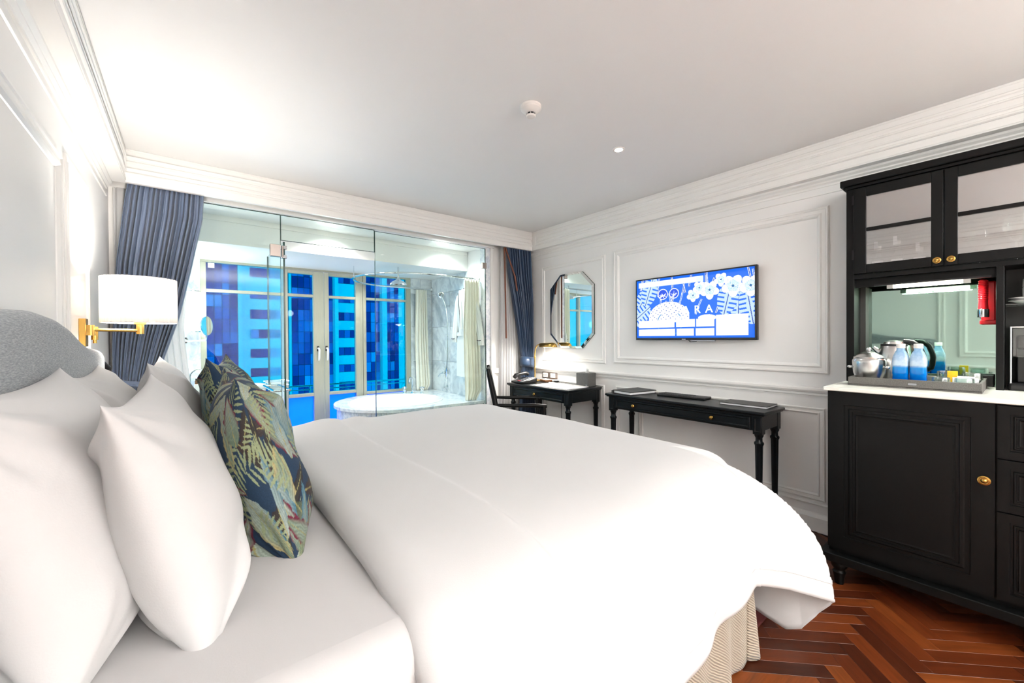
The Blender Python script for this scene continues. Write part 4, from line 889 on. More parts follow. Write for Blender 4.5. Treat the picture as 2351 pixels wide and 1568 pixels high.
# ------------------------------------------------------------ television
tv = thing('television', (XR, 1.60, 1.175), 'flat television showing a blue and white floral menu on the panelled wall', 'television')
TX, ty0, ty1, tz0, tz1 = 2.975, 1.145, 2.045, 1.182, 1.685
tvx = .055
MB().box(TX, 1.119*1-.0, 1.178, TX+.028, 2.062, 1.685).build('frame', m_plastic, tv, bevel=.003)
MB().box(TX+.028, 1.30, 1.25, XR, 1.85, 1.6).build('wall_bracket', m_plastic, tv)
y0s, y1s, z0s, z1s = 1.133, 2.050, 1.196, 1.674
def screen_img(W_=440, H_=230):
    rg = np.random.default_rng(11); yy, xx = np.mgrid[0:H_, 0:W_]; x = xx/W_; y = yy/H_; ar = W_/H_; X = x*ar
    lin = lambda *c: np.array(srgb(*c)[:3]); img = np.zeros((H_, W_, 3)); img[:] = lin(4, 108, 246)
    wht, pale, cyan, deep = lin(250, 253, 255)*1.25, lin(205, 232, 252), lin(120, 205, 240), lin(0, 60, 180)
    def rot(cx, cy, a): return (X-cx)*math.cos(a)+(y-cy)*math.sin(a), -(X-cx)*math.sin(a)+(y-cy)*math.cos(a)
    for _ in range(44):                                             # long thin stems
        cx, cy, a = rg.uniform(0, ar), rg.uniform(.1, .75), rg.uniform(-1.9, -1.0); s, t = rot(cx, cy, a); t = t-rg.uniform(-.6, .6)*s*s; L = rg.uniform(.15, .35)
        m = (s > 0) & (s < L); img[m & (np.abs(t) < .012)] = wht; img[m & (np.abs(t) < .006)] = deep if rg.random() < .5 else lin(4, 108, 246)
    for cx, cy, a in ((.13, .35, 2.2), (.05, .62, 2.5), (.25, .2, 1.9), (1.7, .45, 1.6), (1.85, .55, 1.4), (1.55, .4, 1.8)):     # split leaves
        s, t = rot(cx, cy, a); e = (s/.26)**2+(t/.15)**2; m = e < 1; img[m] = pale
        sl = m & (np.sin(s*95) > .35) & (np.abs(t) > .03) & (e > .12); img[sl] = lin(4, 108, 246); img[m & (np.abs(t) < .006)] = deep
    for cx, cy, r in ((.50, .27, .09), (.70, .27, .085)):             # round fruits
        d = np.hypot(X-cx, (y-cy)); img[d < r] = lin(10, 70, 230); img[(d < r) & (d > r-.012)] = wht
        for k in range(26):
            aa = rg.uniform(0, 2*PI); l = rg.uniform(.2, .8)*r; s, t = rot(cx, cy+r*.3, aa); img[(s > 0) & (s < l) & (np.abs(t) < .003)] = wht
    def flower(cx, cy, R_):
        for k in range(5):
            a = 2*PI*k/5+.3; s, t = rot(cx+math.cos(a)*R_*.5, cy+math.sin(a)*R_*.5, a); e = (s/(R_*.55))**2+(t/(R_*.42))**2
            img[e < 1.08] = lin(60, 130, 190); img[e < 1] = wht
            w = (e < .8) & (s < 0) & (np.sin(np.arctan2(t, s+R_*.6)*40) > 0); img[w] = cyan
        d = np.hypot(X-cx, y-cy); img[d < R_*.12] = lin(40, 110, 170)
    for f in ((1.62, .24, .16), (1.28, .27, .14), (1.86, .26, .15), (1.02, .33, .10), (1.12, .22, .10), (1.45, .13, .1)): flower(*f)
    s, t = X-.60, y-.66; e = (s/.36)**2+(t/.26)**2; m = (e < 1) & (y < .74); img[m] = lin(252, 252, 244)*1.2   # pale dotted hill
    dots = m & (np.sin(X*75+np.sin(y*40))*np.sin(y*90+np.cos(X*30)) > .78); img[dots] = lin(30, 90, 190)
    e2 = ((X-.62)/.22)**2+((y-.75)/.2)**2; img[(np.abs(e2-1) < .07) & (y > .6)] = lin(70, 150, 215)
    e = ((X-1.24)/.14)**2+((y-.69)/.05)**2; img[e < 1] = wht
    img[(y > .035) & (y < .13) & (x > .02) & (x < .62)] = lin(225, 238, 252)*1.1
    img[(y > .045) & (y < .115) & (x > .03) & (x < .56)] = wht
    for a, b, c, d in ((.02, .70, .37, .825), (.385, .70, .55, .825), (.56, .70, .705, .825), (.02, .85, .375, .965), (.39, .85, .54, .965), (.555, .85, .705, .965), (.72, .655, .955, .965)):
        img[(x > a) & (x < c) & (y > b) & (y < d)] = wht
    return img
img = screen_img(); H_, W_ = img.shape[:2]
q = MB(); yl = np.linspace(y1s, y0s, W_+1); zl = np.linspace(z1s, z0s, H_+1)
q.v = [(TX-.0012, y, z) for z in zl for y in yl]; q.f = grid_faces(W_+1, H_+1)
scn_ = q.build('screen', m_screen, tv)
at = scn_.data.color_attributes.new('print', 'FLOAT_COLOR', 'CORNER')
cc = np.ones((W_*H_, 4, 4), np.float32); cc[:, :, :3] = img.reshape(-1, 1, 3); at.data.foreach_set('color', cc.ravel())
m_letter = emit('white_screen_letter', (255, 255, 255), .55)
def text(body, size, loc, rot, mat, par, ext=.0006, align='CENTER', name='lettering'):
    cu = bpy.data.curves.new(name, 'FONT'); cu.body = body; cu.size = size; cu.extrude = ext; cu.align_x = align; cu.align_y = 'CENTER'; cu.space_character = 1.15
    tmp = bpy.data.objects.new('t', cu); C.objects.link(tmp); bpy.context.view_layer.update()
    me = bpy.data.meshes.new_from_object(tmp); C.objects.unlink(tmp); bpy.data.objects.remove(tmp)
    me.transform(Matrix.Rotation(rot[2], 4, 'Z') @ Matrix.Rotation(rot[1], 4, 'Y') @ Matrix.Rotation(rot[0], 4, 'X')); me.materials.append(mat)
    o = bpy.data.objects.new(name, me); C.objects.link(o); put(o, loc, par); return o
for k, c_ in enumerate('ARA'): text(c_, .082, (TX-.0022, 1.615-k*.088, 1.405-k*.0), (PI/2, 0, -PI/2), m_letter, tv)
for k, c_ in enumerate('NGKOK'): text(c_, .026, (TX-.0022, 1.70-k*.022, 1.352), (PI/2, 0, -PI/2), m_letter, tv)
MB().box(TX-.001, 1.62, 1.184, TX, 1.65, 1.188).build('badge', m_white_plate, tv)
MB().box(TX+.002, 1.40, 1.170, TX+.02, 1.58, 1.179).build('sensor_bar', m_greyplast, tv, bevel=.002)
MB().tube([(TX+.01, 1.60, 1.178), (TX+.01, 1.59, 1.165), (TX+.01, 1.54, 1.168), (TX+.01, 1.53, 1.178)], .0025, 6).build('cable_loop', m_plastic, tv, smooth=True)
light('television_glow', 'AREA', (TX-.02, 1.59, 1.43), 1.5, (.55, .8, 1), (0, -PI/2, 0), shape='RECTANGLE', size=.45, size_y=.88)

# ------------------------------------------------------------ octagonal wall mirror
mr = thing('wall_mirror', (XR, 2.85, 1.1), 'octagonal frameless mirror with cut edges on the panelled wall above the desk', 'mirror')
oc = [(2.701, 1.852), (2.554, 1.713), (2.551, 1.243), (2.699, 1.100), (2.962, 1.096), (3.146, 1.236), (3.147, 1.711), (3.003, 1.850)]
oc = [(2.700, 1.852), (2.553, 1.713), (2.553, 1.238), (2.700, 1.098), (2.995, 1.098), (3.146, 1.238), (3.146, 1.713), (2.995, 1.852)]
cyo, czo = 2.85, 1.475
inn = [(cyo+(y-cyo)*.93, czo+(z-czo)*.945) for y, z in oc]
q = MB(); vs = [(XR-.022, y, z) for y, z in inn]; q.add(vs, [tuple(range(8))]); q.build('mirror_glass', m_mirror, mr)
q = MB(); q.add([(XR-.022, y, z) for y, z in inn]+[(XR-.017, y, z) for y, z in oc]+[(XR-.012, y, z) for y, z in oc], [(i, (i+1) % 8, 8+(i+1) % 8, 8+i) for i in range(8)]+[(8+i, 8+(i+1) % 8, 16+(i+1) % 8, 16+i) for i in range(8)]); q.build('bevelled_edge', m_mirror, mr)
q = MB(); q.add([(XR-.012, y, z) for y, z in oc]+[(XR, y, z) for y, z in oc], [(i, (i+1) % 8, 8+(i+1) % 8, 8+i) for i in range(8)]+[tuple(range(8, 16))]); q.build('backing', m_edge, mr)

# ------------------------------------------------------------ desk and console
def round_leg(x, y, ztop, par):
    p = [(.0125, 0), (.015, .02), (.0145, .075), (.019, .085), (.019, .092), (.0155, .10), (.0215, ztop-.075), (.0225, ztop-.068), (.0265, ztop-.060), (.0265, ztop-.050), (.019, ztop-.042), (.0185, ztop-.022), (.025, ztop-.008), (.025, ztop)]
    return MB().lathe((x, y, 0), p, 48, flute=12, famp=.10).build('leg', m_navy, par, smooth=True)
def table(name, x0, x1, y0, y1, zt, label, cat, knobs, mat=m_navy):
    t = thing(name, ((x0+x1)/2, (y0+y1)/2, 0), label, cat)
    q = MB(); q.box(x0, y0, zt-.020, x1, y1, zt); q.build('top', mat, t, bevel=.006)
    MB().box(x0+.010, y0+.010, zt-.028, x1-.004, y1-.010, zt-.020).build('top_moulding', mat, t, bevel=.003)
    a0, a1, b0, b1 = x0+.022, x1-.006, y0+.024, y1-.024; za, zb = zt-.130, zt-.028
    q = MB(); q.box(a0+.004, b0+.05, za+.01, a0+.02, b1-.05, zb); q.build('front_apron', mat, t)
    for yy in (b0, b1-.016): MB().box(a0+.05, yy+.002, za+.012, a1-.05, yy+.014, zb).build('side_apron', mat, t)
    MB().box(a1-.02, b0+.05, za+.01, a1-.005, b1-.05, zb).build('back_apron', mat, t)
    for xx in (a0, a1-.052):
        for yy in (b0, b1-.052):
            MB().box(xx, yy, za-.012, xx+.052, yy+.052, zb).build('corner_block', mat, t, bevel=.002)
            if xx == a0: MB().rings((xx, yy+.046, za), (0, -1, 0), (0, 0, 1), (-1, 0, 0), .04, zb-za-.01, [(0, 0), (.003, .002), (.006, .002), (.009, 0)], False).build('block_moulding', mat, t)
            round_leg(xx+.026, yy+.026, za-.012, t)
    L = b1-b0-.13
    dwr = MB().rings((a0+.004, b1-.065, za+.018), (0, -1, 0), (0, 0, 1), (-1, 0, 0), L, zb-za-.028, [(0, 0), (.0, .006), (.004, .009), (.013, .009), (.016, .006), (.018, .001)]).build('drawer_front', mat, t)
    for ky in knobs:
        MB().lathe((a0-.001, ky, (za+zb)/2+.004), [(.006, 0), (.005, .008), (.013, .014), (.014, .020), (.010, .026), (.003, .028)], 20, (-1, 0, 0)).build('knob', m_oldbrass, dwr, smooth=True)
    return t
table('console_table', 2.675, 3.005, .965, 2.155, .747, 'long dark console table with two brass-knobbed drawers under the television', 'table', (1.888, 1.285))
table('writing_desk', 2.555, 3.005, 2.45, 3.32, .745, 'small dark writing desk with one brass knob under the octagonal mirror', 'desk', (2.90,))
ZD_ = .745
ZK = .747
# desk things
ph = thing('telephone', (2.69, 3.20, ZD_), 'black desk telephone with red key at the left end of the desk', 'telephone')
def wedge(x0, x1, y0, y1, z0, za, zb): return MB().add([(x0, y0, z0), (x1, y0, z0), (x1, y1, z0), (x0, y1, z0), (x0, y0, za), (x1, y0, zb), (x1, y1, zb), (x0, y1, za)], [(0, 3, 2, 1), (4, 5, 6, 7), (0, 1, 5, 4), (1, 2, 6, 5), (2, 3, 7, 6), (3, 0, 4, 7)])
wedge(2.59, 2.78, 3.10, 3.29, ZD_+.003, ZD_+.022, ZD_+.052).build('base', m_plastic, ph, bevel=.006)
wedge(2.60, 2.77, 3.11, 3.215, ZD_+.02, ZD_+.0245, ZD_+.0535).build('keypad_plate', m_greyplast, ph)
for i in range(4):
    for j in range(4): MB().box(2.628+i*.034, 3.12+j*.022, ZD_+.026+i*.0058, 2.648+i*.034, 3.134+j*.022, ZD_+.034+i*.0058).build('key', m_plastic if j else m_white_plate, ph)
MB().box(2.603, 3.165, ZD_+.022, 2.618, 3.205, ZD_+.030).build('red_key', m_red, ph, bevel=.001)
MB().tube([(2.60, 3.25, ZD_+.055), (2.62, 3.25, ZD_+.075), (2.68, 3.25, ZD_+.088), (2.75, 3.25, ZD_+.092), (2.785, 3.25, ZD_+.078)], [.020, .022, .014, .021, .019], 14).build('handset', m_plastic, ph, smooth=True)
dl = thing('desk_lamp', (2.90, 3.27, ZD_), 'brass pharmacy lamp with half-cylinder head at the back of the desk', 'desk lamp')
MB().lathe((2.90, 3.27, ZD_), [(.05, 0), (.052, .006), (.046, .012), (.012, .018), (.009, .03)], 28).build('base', m_brass, dl, smooth=True)
MB().tube([(2.90, 3.27, ZD_+.02), (2.90, 3.27, 1.02)]+[(2.90, 3.27-.06+.06*math.cos(t), 1.02+.11*math.sin(t)) for t in np.linspace(0, PI/2, 8)][1:]+[(2.90, 3.18, 1.131)], .0065).build('stem', m_brass, dl, smooth=True)
MB().lathe((2.90, 3.27, .99), [(.010, 0), (.012, .008), (.010, .02)], 14).build('joint', m_brass, dl, smooth=True)
MB().lathe((2.90, 3.19, 1.13), [(.014, 0), (.018, .005), (.018, .03), (.022, .034)], 20, (0, -1, 0)).build('head_socket', m_brass, dl, smooth=True)
q = MB(); vs = []; nn = 17
sec = [(3.165, .024), (3.155, .042), (3.00, .044), (2.975, .040), (2.960, .028), (2.957, .010)]
for y, r in sec:
    for i in range(nn): a = PI*i/(nn-1); vs.append((2.90+r*math.cos(a), y, 1.108+r*1.05*math.sin(a)))
q.add(vs, grid_faces(nn, len(sec))).build('half_cylinder_head', m_brass, dl, smooth=True, auto=False, solid=.0015)
MB().tube([(2.90, 3.13, 1.116), (2.90, 3.01, 1.116)], .010).build('bulb', m_lampglow, dl, smooth=True)
light('desk_lamp_light', 'AREA', (2.905, 3.07, 1.10), 2.6, (1, .95, .88), (0, .35, 0), shape='RECTANGLE', size=.05, size_y=.14)
nb = thing('notepad_box', (2.925, 3.13, ZD_), 'brown wooden note box with white pad beside the brass lamp', 'box')
def rbox(x0, y0, x1, y1, z0, z1, a, name, mat, par, bev=.002):
    cx, cy = (x0+x1)/2, (y0+y1)/2; q = MB().box(x0, y0, z0, x1, y1, z1); q.v = [(cx+(v[0]-cx)*math.cos(a)-(v[1]-cy)*math.sin(a), cy+(v[0]-cx)*math.sin(a)+(v[1]-cy)*math.cos(a), v[2]) for v in q.v]
    return q.build(name, mat, par, bevel=bev)
rbox(2.885, 3.065, 2.965, 3.19, ZD_, ZD_+.022, -.25, 'box', m_brown, nb); rbox(2.89, 3.07, 2.96, 3.185, ZD_+.022, ZD_+.027, -.25, 'pad', m_paper, nb, 0)
ms = thing('computer_mouse', (2.955, 3.0, ZD_), 'small grey and black mouse behind the desk blotter', 'mouse')
MB().sphere((2.955, 3.0, ZD_+.013), .03, 18, 12, (.75, 1.1, .42)).build('base', m_plastic, ms, smooth=True); MB().sphere((2.952, 3.0, ZD_+.019), .024, 18, 12, (.75, 1.1, .5)).build('top_shell', m_greyplast, ms, smooth=True)
bl = tag(MB().box(2.585, 2.505, ZD_, 2.855, 2.985, ZD_+.004).build('desk_blotter', m_paper, bevel=.001), 'pale grey writing blotter on the desk', 'desk pad')
rlr = tag(MB().box(2.868, 2.51, ZD_, 2.885, 3.03, ZD_+.007).build('pen_rail', m_white_plate, bevel=.001), 'thin white strip lying behind the desk blotter', 'strip')
tb = thing('tissue_box', (2.945, 2.59, ZD_), 'grey cube tissue box with a tissue standing up on the desk', 'tissue box')
MB().box(2.885, 2.515, ZD_, 2.998, 2.665, ZD_+.128).build('box', m_pewter, tb, bevel=.005)
MB().add([(2.94, 2.60, ZD_+.127), (2.955, 2.565, ZD_+.127), (2.95, 2.59, ZD_+.17), (2.93, 2.58, ZD_+.127), (2.94, 2.56, ZD_+.165), (2.96, 2.61, ZD_+.127)], [(0, 1, 2), (1, 3, 4), (0, 2, 5), (3, 4, 2, 1)]).build('tissue', m_tissue, tb, solid=.0008)
MB().box(2.8845, 2.528, ZD_+.012, 2.8855, 2.548, ZD_+.019).build('badge', m_greyplast, tb)
# wall sockets
ou = thing('wall_socket', (XR, 3.17, .765), 'grey double wall socket plate above the desk', 'socket')
MB().box(XR-.010, 3.055, .765, XR, 3.285, .842).build('plate', m_nickel, ou, bevel=.002)
for y in (3.20, 3.085): MB().box(XR-.012, y, .78, XR-.010, y+.07, .826).build('socket_insert', m_white_plate, ou)
for y in (3.222, 3.238, 3.255, 3.10, 3.12, 3.14): MB().box(XR-.0128, y-.002, .793, XR-.012, y+.002, .812).build('slot', m_plastic, ou)
tag(MB().tube([(3.0, 2.98, .62), (2.995, 2.97, .4), (2.985, 2.94, .15), (2.96, 2.9, .004)], .003, 6).build('power_cord', m_plastic, smooth=True), 'thin black cord hanging below the desk', 'cord')
# console things
fo = thing('leather_folder', (2.86, 1.98, ZK), 'thick charcoal folder with white pages at the left end of the console', 'folder')
a = math.radians(-9)
rbox(2.70, 1.885, 2.985, 2.085, ZK, ZK+.006, a, 'lower_cover', m_darkleather, fo); rbox(2.705, 1.895, 2.975, 2.075, ZK+.006, ZK+.022, a, 'pages', m_paper, fo, 0); rbox(2.70, 1.885, 2.985, 2.085, ZK+.022, ZK+.029, a, 'upper_cover', m_darkleather, fo)
rbox(2.70, 2.079, 2.985, 2.086, ZK+.004, ZK+.026, a, 'spine', m_darkleather, fo)
kb = thing('keyboard', (2.95, 1.63, ZK), 'slim black keyboard with touchpad in the middle of the console', 'keyboard')
KA_ = math.radians(4)
rbox(2.87, 1.435, 2.995, 1.80, ZK, ZK+.016, KA_, 'body', m_plastic, kb, .004)
for i in range(13):
    for j in range(4): rbox(2.885+j*.024, 1.775-i*.0195, 2.905+j*.024, 1.790-i*.0195, ZK+.016, ZK+.019, 0, 'key', m_darkleather, kb, 0)
rbox(2.90, 1.45, 2.97, 1.525, ZK+.016, ZK+.0175, 0, 'touchpad', m_darkleather, kb, 0)
bk = thing('hardback_book', (2.94, 1.15, ZK), 'flat dark hardback book at the right end of the console', 'book')
B_ = math.radians(2)
rbox(2.81, 1.005, 2.995, 1.295, ZK, ZK+.003, B_, 'lower_cover', m_darkleather, bk, 0); rbox(2.814, 1.01, 2.99, 1.29, ZK+.003, ZK+.013, B_, 'pages', m_paper, bk, 0); rbox(2.81, 1.005, 2.995, 1.295, ZK+.013, ZK+.016, B_, 'upper_cover', m_darkleather, bk, 0)

# ------------------------------------------------------------ desk chair
ch = thing('desk_chair', (2.28, 2.88, 0), 'black wooden armchair facing the writing desk', 'chair')
for y in (2.64, 3.10):
    MB().tube([(2.13, y, 0), (2.115, y, .40), (2.085, y, .65), (2.035, y, .90), (2.025, y, .955)], [.016, .02, .022, .021, .015], 10).build('back_post', m_black, ch, smooth=True)
    MB().tube([(2.485, y, 0), (2.485, y, .44), (2.48, y, .645)], [.014, .020, .018], 10).build('front_leg', m_black, ch, smooth=True)
    MB().tube([(2.08, y, .655), (2.20, y, .650), (2.39, y, .648), (2.505, y, .640)], [.013, .014, .017, .014], 10).build('armrest', m_black, ch, smooth=True)
for z, x in ((.925, 2.032), (.80, 2.058), (.70, 2.078)): MB().tube([(x, 2.64, z), (x-.012, 2.87, z+.008), (x, 3.10, z)], .017 if z > .9 else .011, 8).build('back_rail', m_black, ch, smooth=True)
MB().box(2.10, 2.63, .40, 2.505, 3.11, .44).build('seat_frame', m_black, ch, bevel=.006); MB().box(2.12, 2.65, .44, 2.50, 3.09, .485).build('seat_cushion', m_darkleather, ch, smooth=True, bevel=.018)

ch.rotation_euler = (0, 0, math.radians(-35)); ch.location = (2.255, 2.777, 0)
# ------------------------------------------------------------ minibar cabinet, worktop and hutch
XC, YC = 2.44, .605
cb = thing('minibar_cabinet', (2.74, .0, 0), 'black panelled sideboard with brass knobs and turned feet', 'cabinet')
MB().box(XC+.02, -1.2, .155, XR-.025, YC-.003, .937).build('carcass', m_black, cb)
MB().box(XC-.03, -1.2, .117, XR-.025, YC+.026, .157).build('plinth_ledge', m_black, cb, bevel=.004)
DP = [(0, -.002), (0, 0), (.062, 0), (.064, -.005), (.078, -.005), (.083, -.001), (.092, -.001), (.094, -.005), (.104, -.005), (.107, -.001), (.114, -.002)]
def front(y0, y1, z0, z1, name, k=1.0):
    q = MB().rings((XC, y1, z0), (0, -1, 0), (0, 0, 1), (-1, 0, 0), y1-y0, z1-z0, [(0, -.02)]+[(d*k, h) for d, h in DP])
    return q.build(name, m_black, cb)
def knob(par, x, y, z, r=.018, name='knob', oval=1.0):
    o = MB().lathe((x, y, z), [(r*.5, 0), (r*.45, .006), (r, .010), (r*1.0, .013), (r*.78, .014), (r*.72, .017), (r*.55, .017), (r*.35, .024), (r*.1, .026)], 24, (-1, 0, 0)).build(name, m_oldbrass, par, smooth=True)
    return o
d1 = front(.076, YC-.002, .180, .936, 'door'); knob(d1, XC, .103, .633)
d2 = front(-.36, .070, .727, .931, 'drawer', .50); knob(d2, XC, -.15, .83); d3 = front(-.36, .070, .523, .722, 'drawer', .50); knob(d3, XC, -.15, .62); d4 = front(-.36, .070, .180, .518, 'drawer', .50); knob(d4, XC, -.15, .35)
front(-.93, -.366, .180, .936, 'door')
for y in (.565, -1.1): 
    for x in (XC+.03, XR-.08): MB().lathe((x, y, 0), [(.017, 0), (.024, .05), (.027, .058), (.022, .064), (.021, .070), (.032, .085), (.034, .097), (.028, .112), (.026, .118)], 24).build('foot', m_black, cb, smooth=True)
wt = tag(MB().box(XC-.02, -1.2, .938, XR-.002, YC+.012, .957).build('worktop', m_worktop, bevel=.004), 'white stone worktop on the black sideboard', 'worktop')
ZW = .957; XH = 2.81; YH = .612
hu = thing('hutch', (2.92, 0, ZW), 'black glass-doored hutch standing on the white worktop', 'cabinet')
MB().box(XH, .578, ZW, XR, YH, 2.0).build('side_panel', m_black, hu, bevel=.002)
MB().box(XH+.13, .555, ZW, XR, .578, 1.47).build('inner_liner', m_darkin, hu)
MB().box(XH-.028, -1.2, 2.005, XR, YH+.022, 2.040).build('crown', m_black, hu, bevel=.005); MB().box(XH-.014, -1.2, 1.990, XR, YH+.010, 2.006).build('crown_moulding', m_black, hu, bevel=.003)
MB().box(XH, -1.2, 1.505, XR, .578, 1.530).build('shelf_board', m_black, hu, bevel=.002); MB().box(XH+.03, .086, 1.462, XH+.045, .578, 1.506).build('valance', m_black, hu)
MB().box(XH, -1.2, 1.984, XR, .578, 1.992).build('top_board', m_black, hu); MB().box(XR-.012, -1.2, 1.53, XR-.004, .578, 1.985).build('upper_back', m_darkin, hu)
MB().box(XH, .062, ZW, XR-.02, .086, 1.506).build('divider', m_black, hu, bevel=.002)
MB().box(XR-.018, .086, ZW, XR-.014, .556, 1.50).build('back_mirror', m_mirrorg, hu); MB().box(XR-.018, -1.2, ZW, XR-.008, .062, 1.505).build('back_panel', m_darkin, hu)
def gdoor(y0, y1, g0, g1, kny, lab):
    d = MB().box(XH-.018, y1-.0, 1.532, XH, g1, 1.984).build('glass_door', m_black, hu, bevel=.002)
    f = lambda a, b, c, e, nm='door_rail': MB().box(XH-.018, a, c, XH, b, e).build(nm, m_black, d, bevel=.002)
    f(y0, g0, 1.532, 1.984, 'door_stile'); f(g0, g1, 1.936, 1.984); f(g0, g1, 1.532, 1.578); f(g0, g1, 1.752, 1.770, 'glazing_bar')
    for a, b in ((1.578, 1.752), (1.770, 1.936)): MB().box(XH-.010, g0, a, XH-.007, g1, b).build('pane', m_cab, d)
    k = knob(d, XH-.018, kny, 1.557, .0145)
    return d
da = gdoor(.246, .578, .287, .526, .266, '')
gdoor(-.090, .243, -.045, .200, .220, '')
for z in (1.90, 1.61): MB().box(XH-.020, .576, z, XH-.012, .584, z+.05).build('hinge', m_blackmetal, da)
tl = thing('strip_light', (XH+.06, .305, 1.45), 'glowing fluorescent strip light under the hutch shelf', 'light')
MB().tube([(XH+.02, .425, 1.452), (XH+.02, .185, 1.452)], .0085, 14).build('tube', m_tube, tl, smooth=True)
for y in (.437, .173): MB().box(XH+.010, y-.012, 1.443, XH+.03, y+.012, 1.462).build('end_cap', m_steel, tl)
MB().box(XH+.008, .10, 1.462, XH+.032, .50, 1.470).build('housing', m_blackmetal, tl)
light('strip_light_light', 'AREA', (XH+.06, .305, 1.435), 1.6, (.96, 1, .88), (0, 0, 0), shape='RECTANGLE', size=.02, size_y=.26)
# glass shelf compartment
gs = tag(MB().box(XH+.03, -.34, 1.333, XR-.02, .061, 1.339).build('glass_shelf', m_tumbler, bevel=.001), 'green-edged glass shelf holding plates and cups in the hutch', 'shelf')
def plate(x, y, z, r, lab): return tag(MB().lathe((x, y, z), [(r*.55, 0), (r*.6, .001), (r*.98, .012), (r, .014), (r*.96, .014), (r*.58, .004)], 40).build('plate', m_ceramic, smooth=True), lab, 'plate', 'stacked white saucers in the hutch')
plate(2.91, -.03, 1.340, .085, 'lower white saucer of the stack on the glass shelf'); plate(2.91, -.03, 1.3525, .085, 'upper white saucer of the stack under the white cups')
for k, lab in ((0, 'lower white cup stacked on the saucers in the hutch'), (1, 'upper upturned white cup on top of the cup stack')):
    tag(MB().lathe((2.91, -.03, 1.370+k*.042), [(.040, 0), (.043, .004), (.044, .040), (.041, .0405)] if k == 0 else [(.043, 0), (.044, .004), (.043, .034), (.034, .055), (.012, .060)], 32).build('cup', m_ceramic, smooth=True), lab, 'cup', 'white cups in the hutch')
cm = thing('coffee_machine', (2.90, -.04, ZW), 'black capsule coffee machine with clear water tank in the hutch', 'coffee machine')
MB().box(2.83, -.10, ZW, 3.0, .052, ZW+.032).build('base', m_plastic, cm, smooth=True, bevel=.010); MB().box(2.90, -.09, ZW+.03, 3.0, .03, 1.14).build('column', m_plastic, cm, bevel=.006)
MB().box(2.86, -.10, 1.10, 3.0, .045, 1.235).build('water_tank', m_tumbler, cm, bevel=.006); MB().box(2.865, -.09, 1.14, 2.99, .03, 1.20).build('head', m_plastic, cm, bevel=.006)
MB().box(2.855, -.10, 1.232, 3.0, .048, 1.240).build('lid', m_chrome, cm, bevel=.002); MB().tube([(2.845, .045, ZW+.03), (2.845, .045, 1.235)], .004).build('chrome_strip', m_chrome, cm, smooth=True)
# flashlight on the divider
ft = thing('emergency_torch', (2.93, .11, 1.25), 'red emergency torch in a wall holder at the side of the hutch', 'torch')
MB().box(2.955, .088, 1.252, 2.985, .136, 1.456).build('holder', m_red, ft, smooth=True, bevel=.008)
MB().lathe((2.925, .128, 1.305), [(.018, 0), (.016, .03), (.015, .055), (.016, .06)]+[(.0165 if i % 2 else .0145, .062+i*.0042) for i in range(22)]+[(.010, .156)], 20).build('grip', m_red, ft, smooth=True)
MB().lathe((2.925, .128, 1.285), [(.0185, 0), (.0195, .003), (.0195, .038), (.017, .04)], 24).build('chrome_head', m_chrome, ft, smooth=True)
MB().box(2.94, .088, 1.252, 2.96, .14, 1.272).build('holder_foot', m_red, ft, bevel=.004)
# bottles and glasses behind the hutch doors
def glasswine(x, y, z, lab, k=1.0):
    g = thing('wine_glass', (x, y, z), lab, 'glass', 'stemware behind the hutch doors')
    MB().lathe((x, y, z), [(.030*k, 0), (.030*k, .002), (.004, .006), (.0035, .07*k), (.012*k, .078*k), (.030*k, .10*k), (.034*k, .13*k), (.028*k, .165*k), (.027*k, .165*k)], 28).build('bowl_and_stem', m_tumbler, g, smooth=True); return g
glasswine(2.90, .14, 1.53, 'wine glass behind the right hutch door, next to the brass knobs'); glasswine(2.90, .03, 1.53, 'taller wine glass behind the right hutch door, farther right', 1.25)
def mini(x, y, lab, h=.13, tagged=True):
    b = thing('mini_bottle', (x, y, 1.53), lab, 'bottle', 'small bottles behind the left hutch door')
    MB().lathe((x, y, 1.53), [(.024, 0), (.026, .004), (.026, h*.58), (.010, h*.76), (.009, h*.95), (.010, h)], 24).build('glass_body', m_tumbler, b, smooth=True)
    MB().box(x-.030, y-.022, 1.553, x-.0285, y+.022, 1.595).build('label', m_paper, b); MB().lathe((x, y, 1.53+h), [(.011, 0), (.011, .016)], 16).build('cap', m_white_plate, b)
    if tagged: MB().box(x-.016, y+.001, 1.53+h-.004, x-.0145, y+.016, 1.53+h+.040).build('neck_tag', m_paper, b)
mini(2.875, .490, 'small bottle with white label, leftmost behind the left hutch door'); mini(2.875, .415, 'small bottle with white label, middle one behind the left hutch door', .145); mini(2.90, .335, 'small bottle with plain tag, rightmost behind the left hutch door', .10)
# tray and what stands on it
ty = thing('serving_tray', (2.76, .335, ZW), 'grey woven leather tray on the white worktop', 'tray')
MB().box(2.578, .115, ZW, 2.925, .555, ZW+.008).build('tray_bottom', m_tray, ty)
for a_, b_, c_, d_ in ((2.578, .115, 2.588, .555), (2.915, .115, 2.925, .555), (2.588, .115, 2.915, .125), (2.588, .545, 2.915, .555)): MB().box(a_, b_, ZW+.004, c_, d_, ZW+.042).build('tray_side', m_tray, ty, bevel=.002)
MB().box(2.5765, .310, ZW+.018, 2.578, .338, ZW+.026).build('badge', m_greyplast, ty, bevel=.0005)
ZT_ = ZW+.009
ib = thing('ice_bucket', (2.70, .497, ZT_), 'round steel ice bucket with lid at the left end of the tray', 'ice bucket')
MB().lathe((2.70, .497, ZT_), [(.046, 0), (.050, .01), (.062, .05), (.066, .10), (.0655, .112), (.058, .124), (.054, .126)], 40).build('bucket', m_steel, ib, smooth=True)
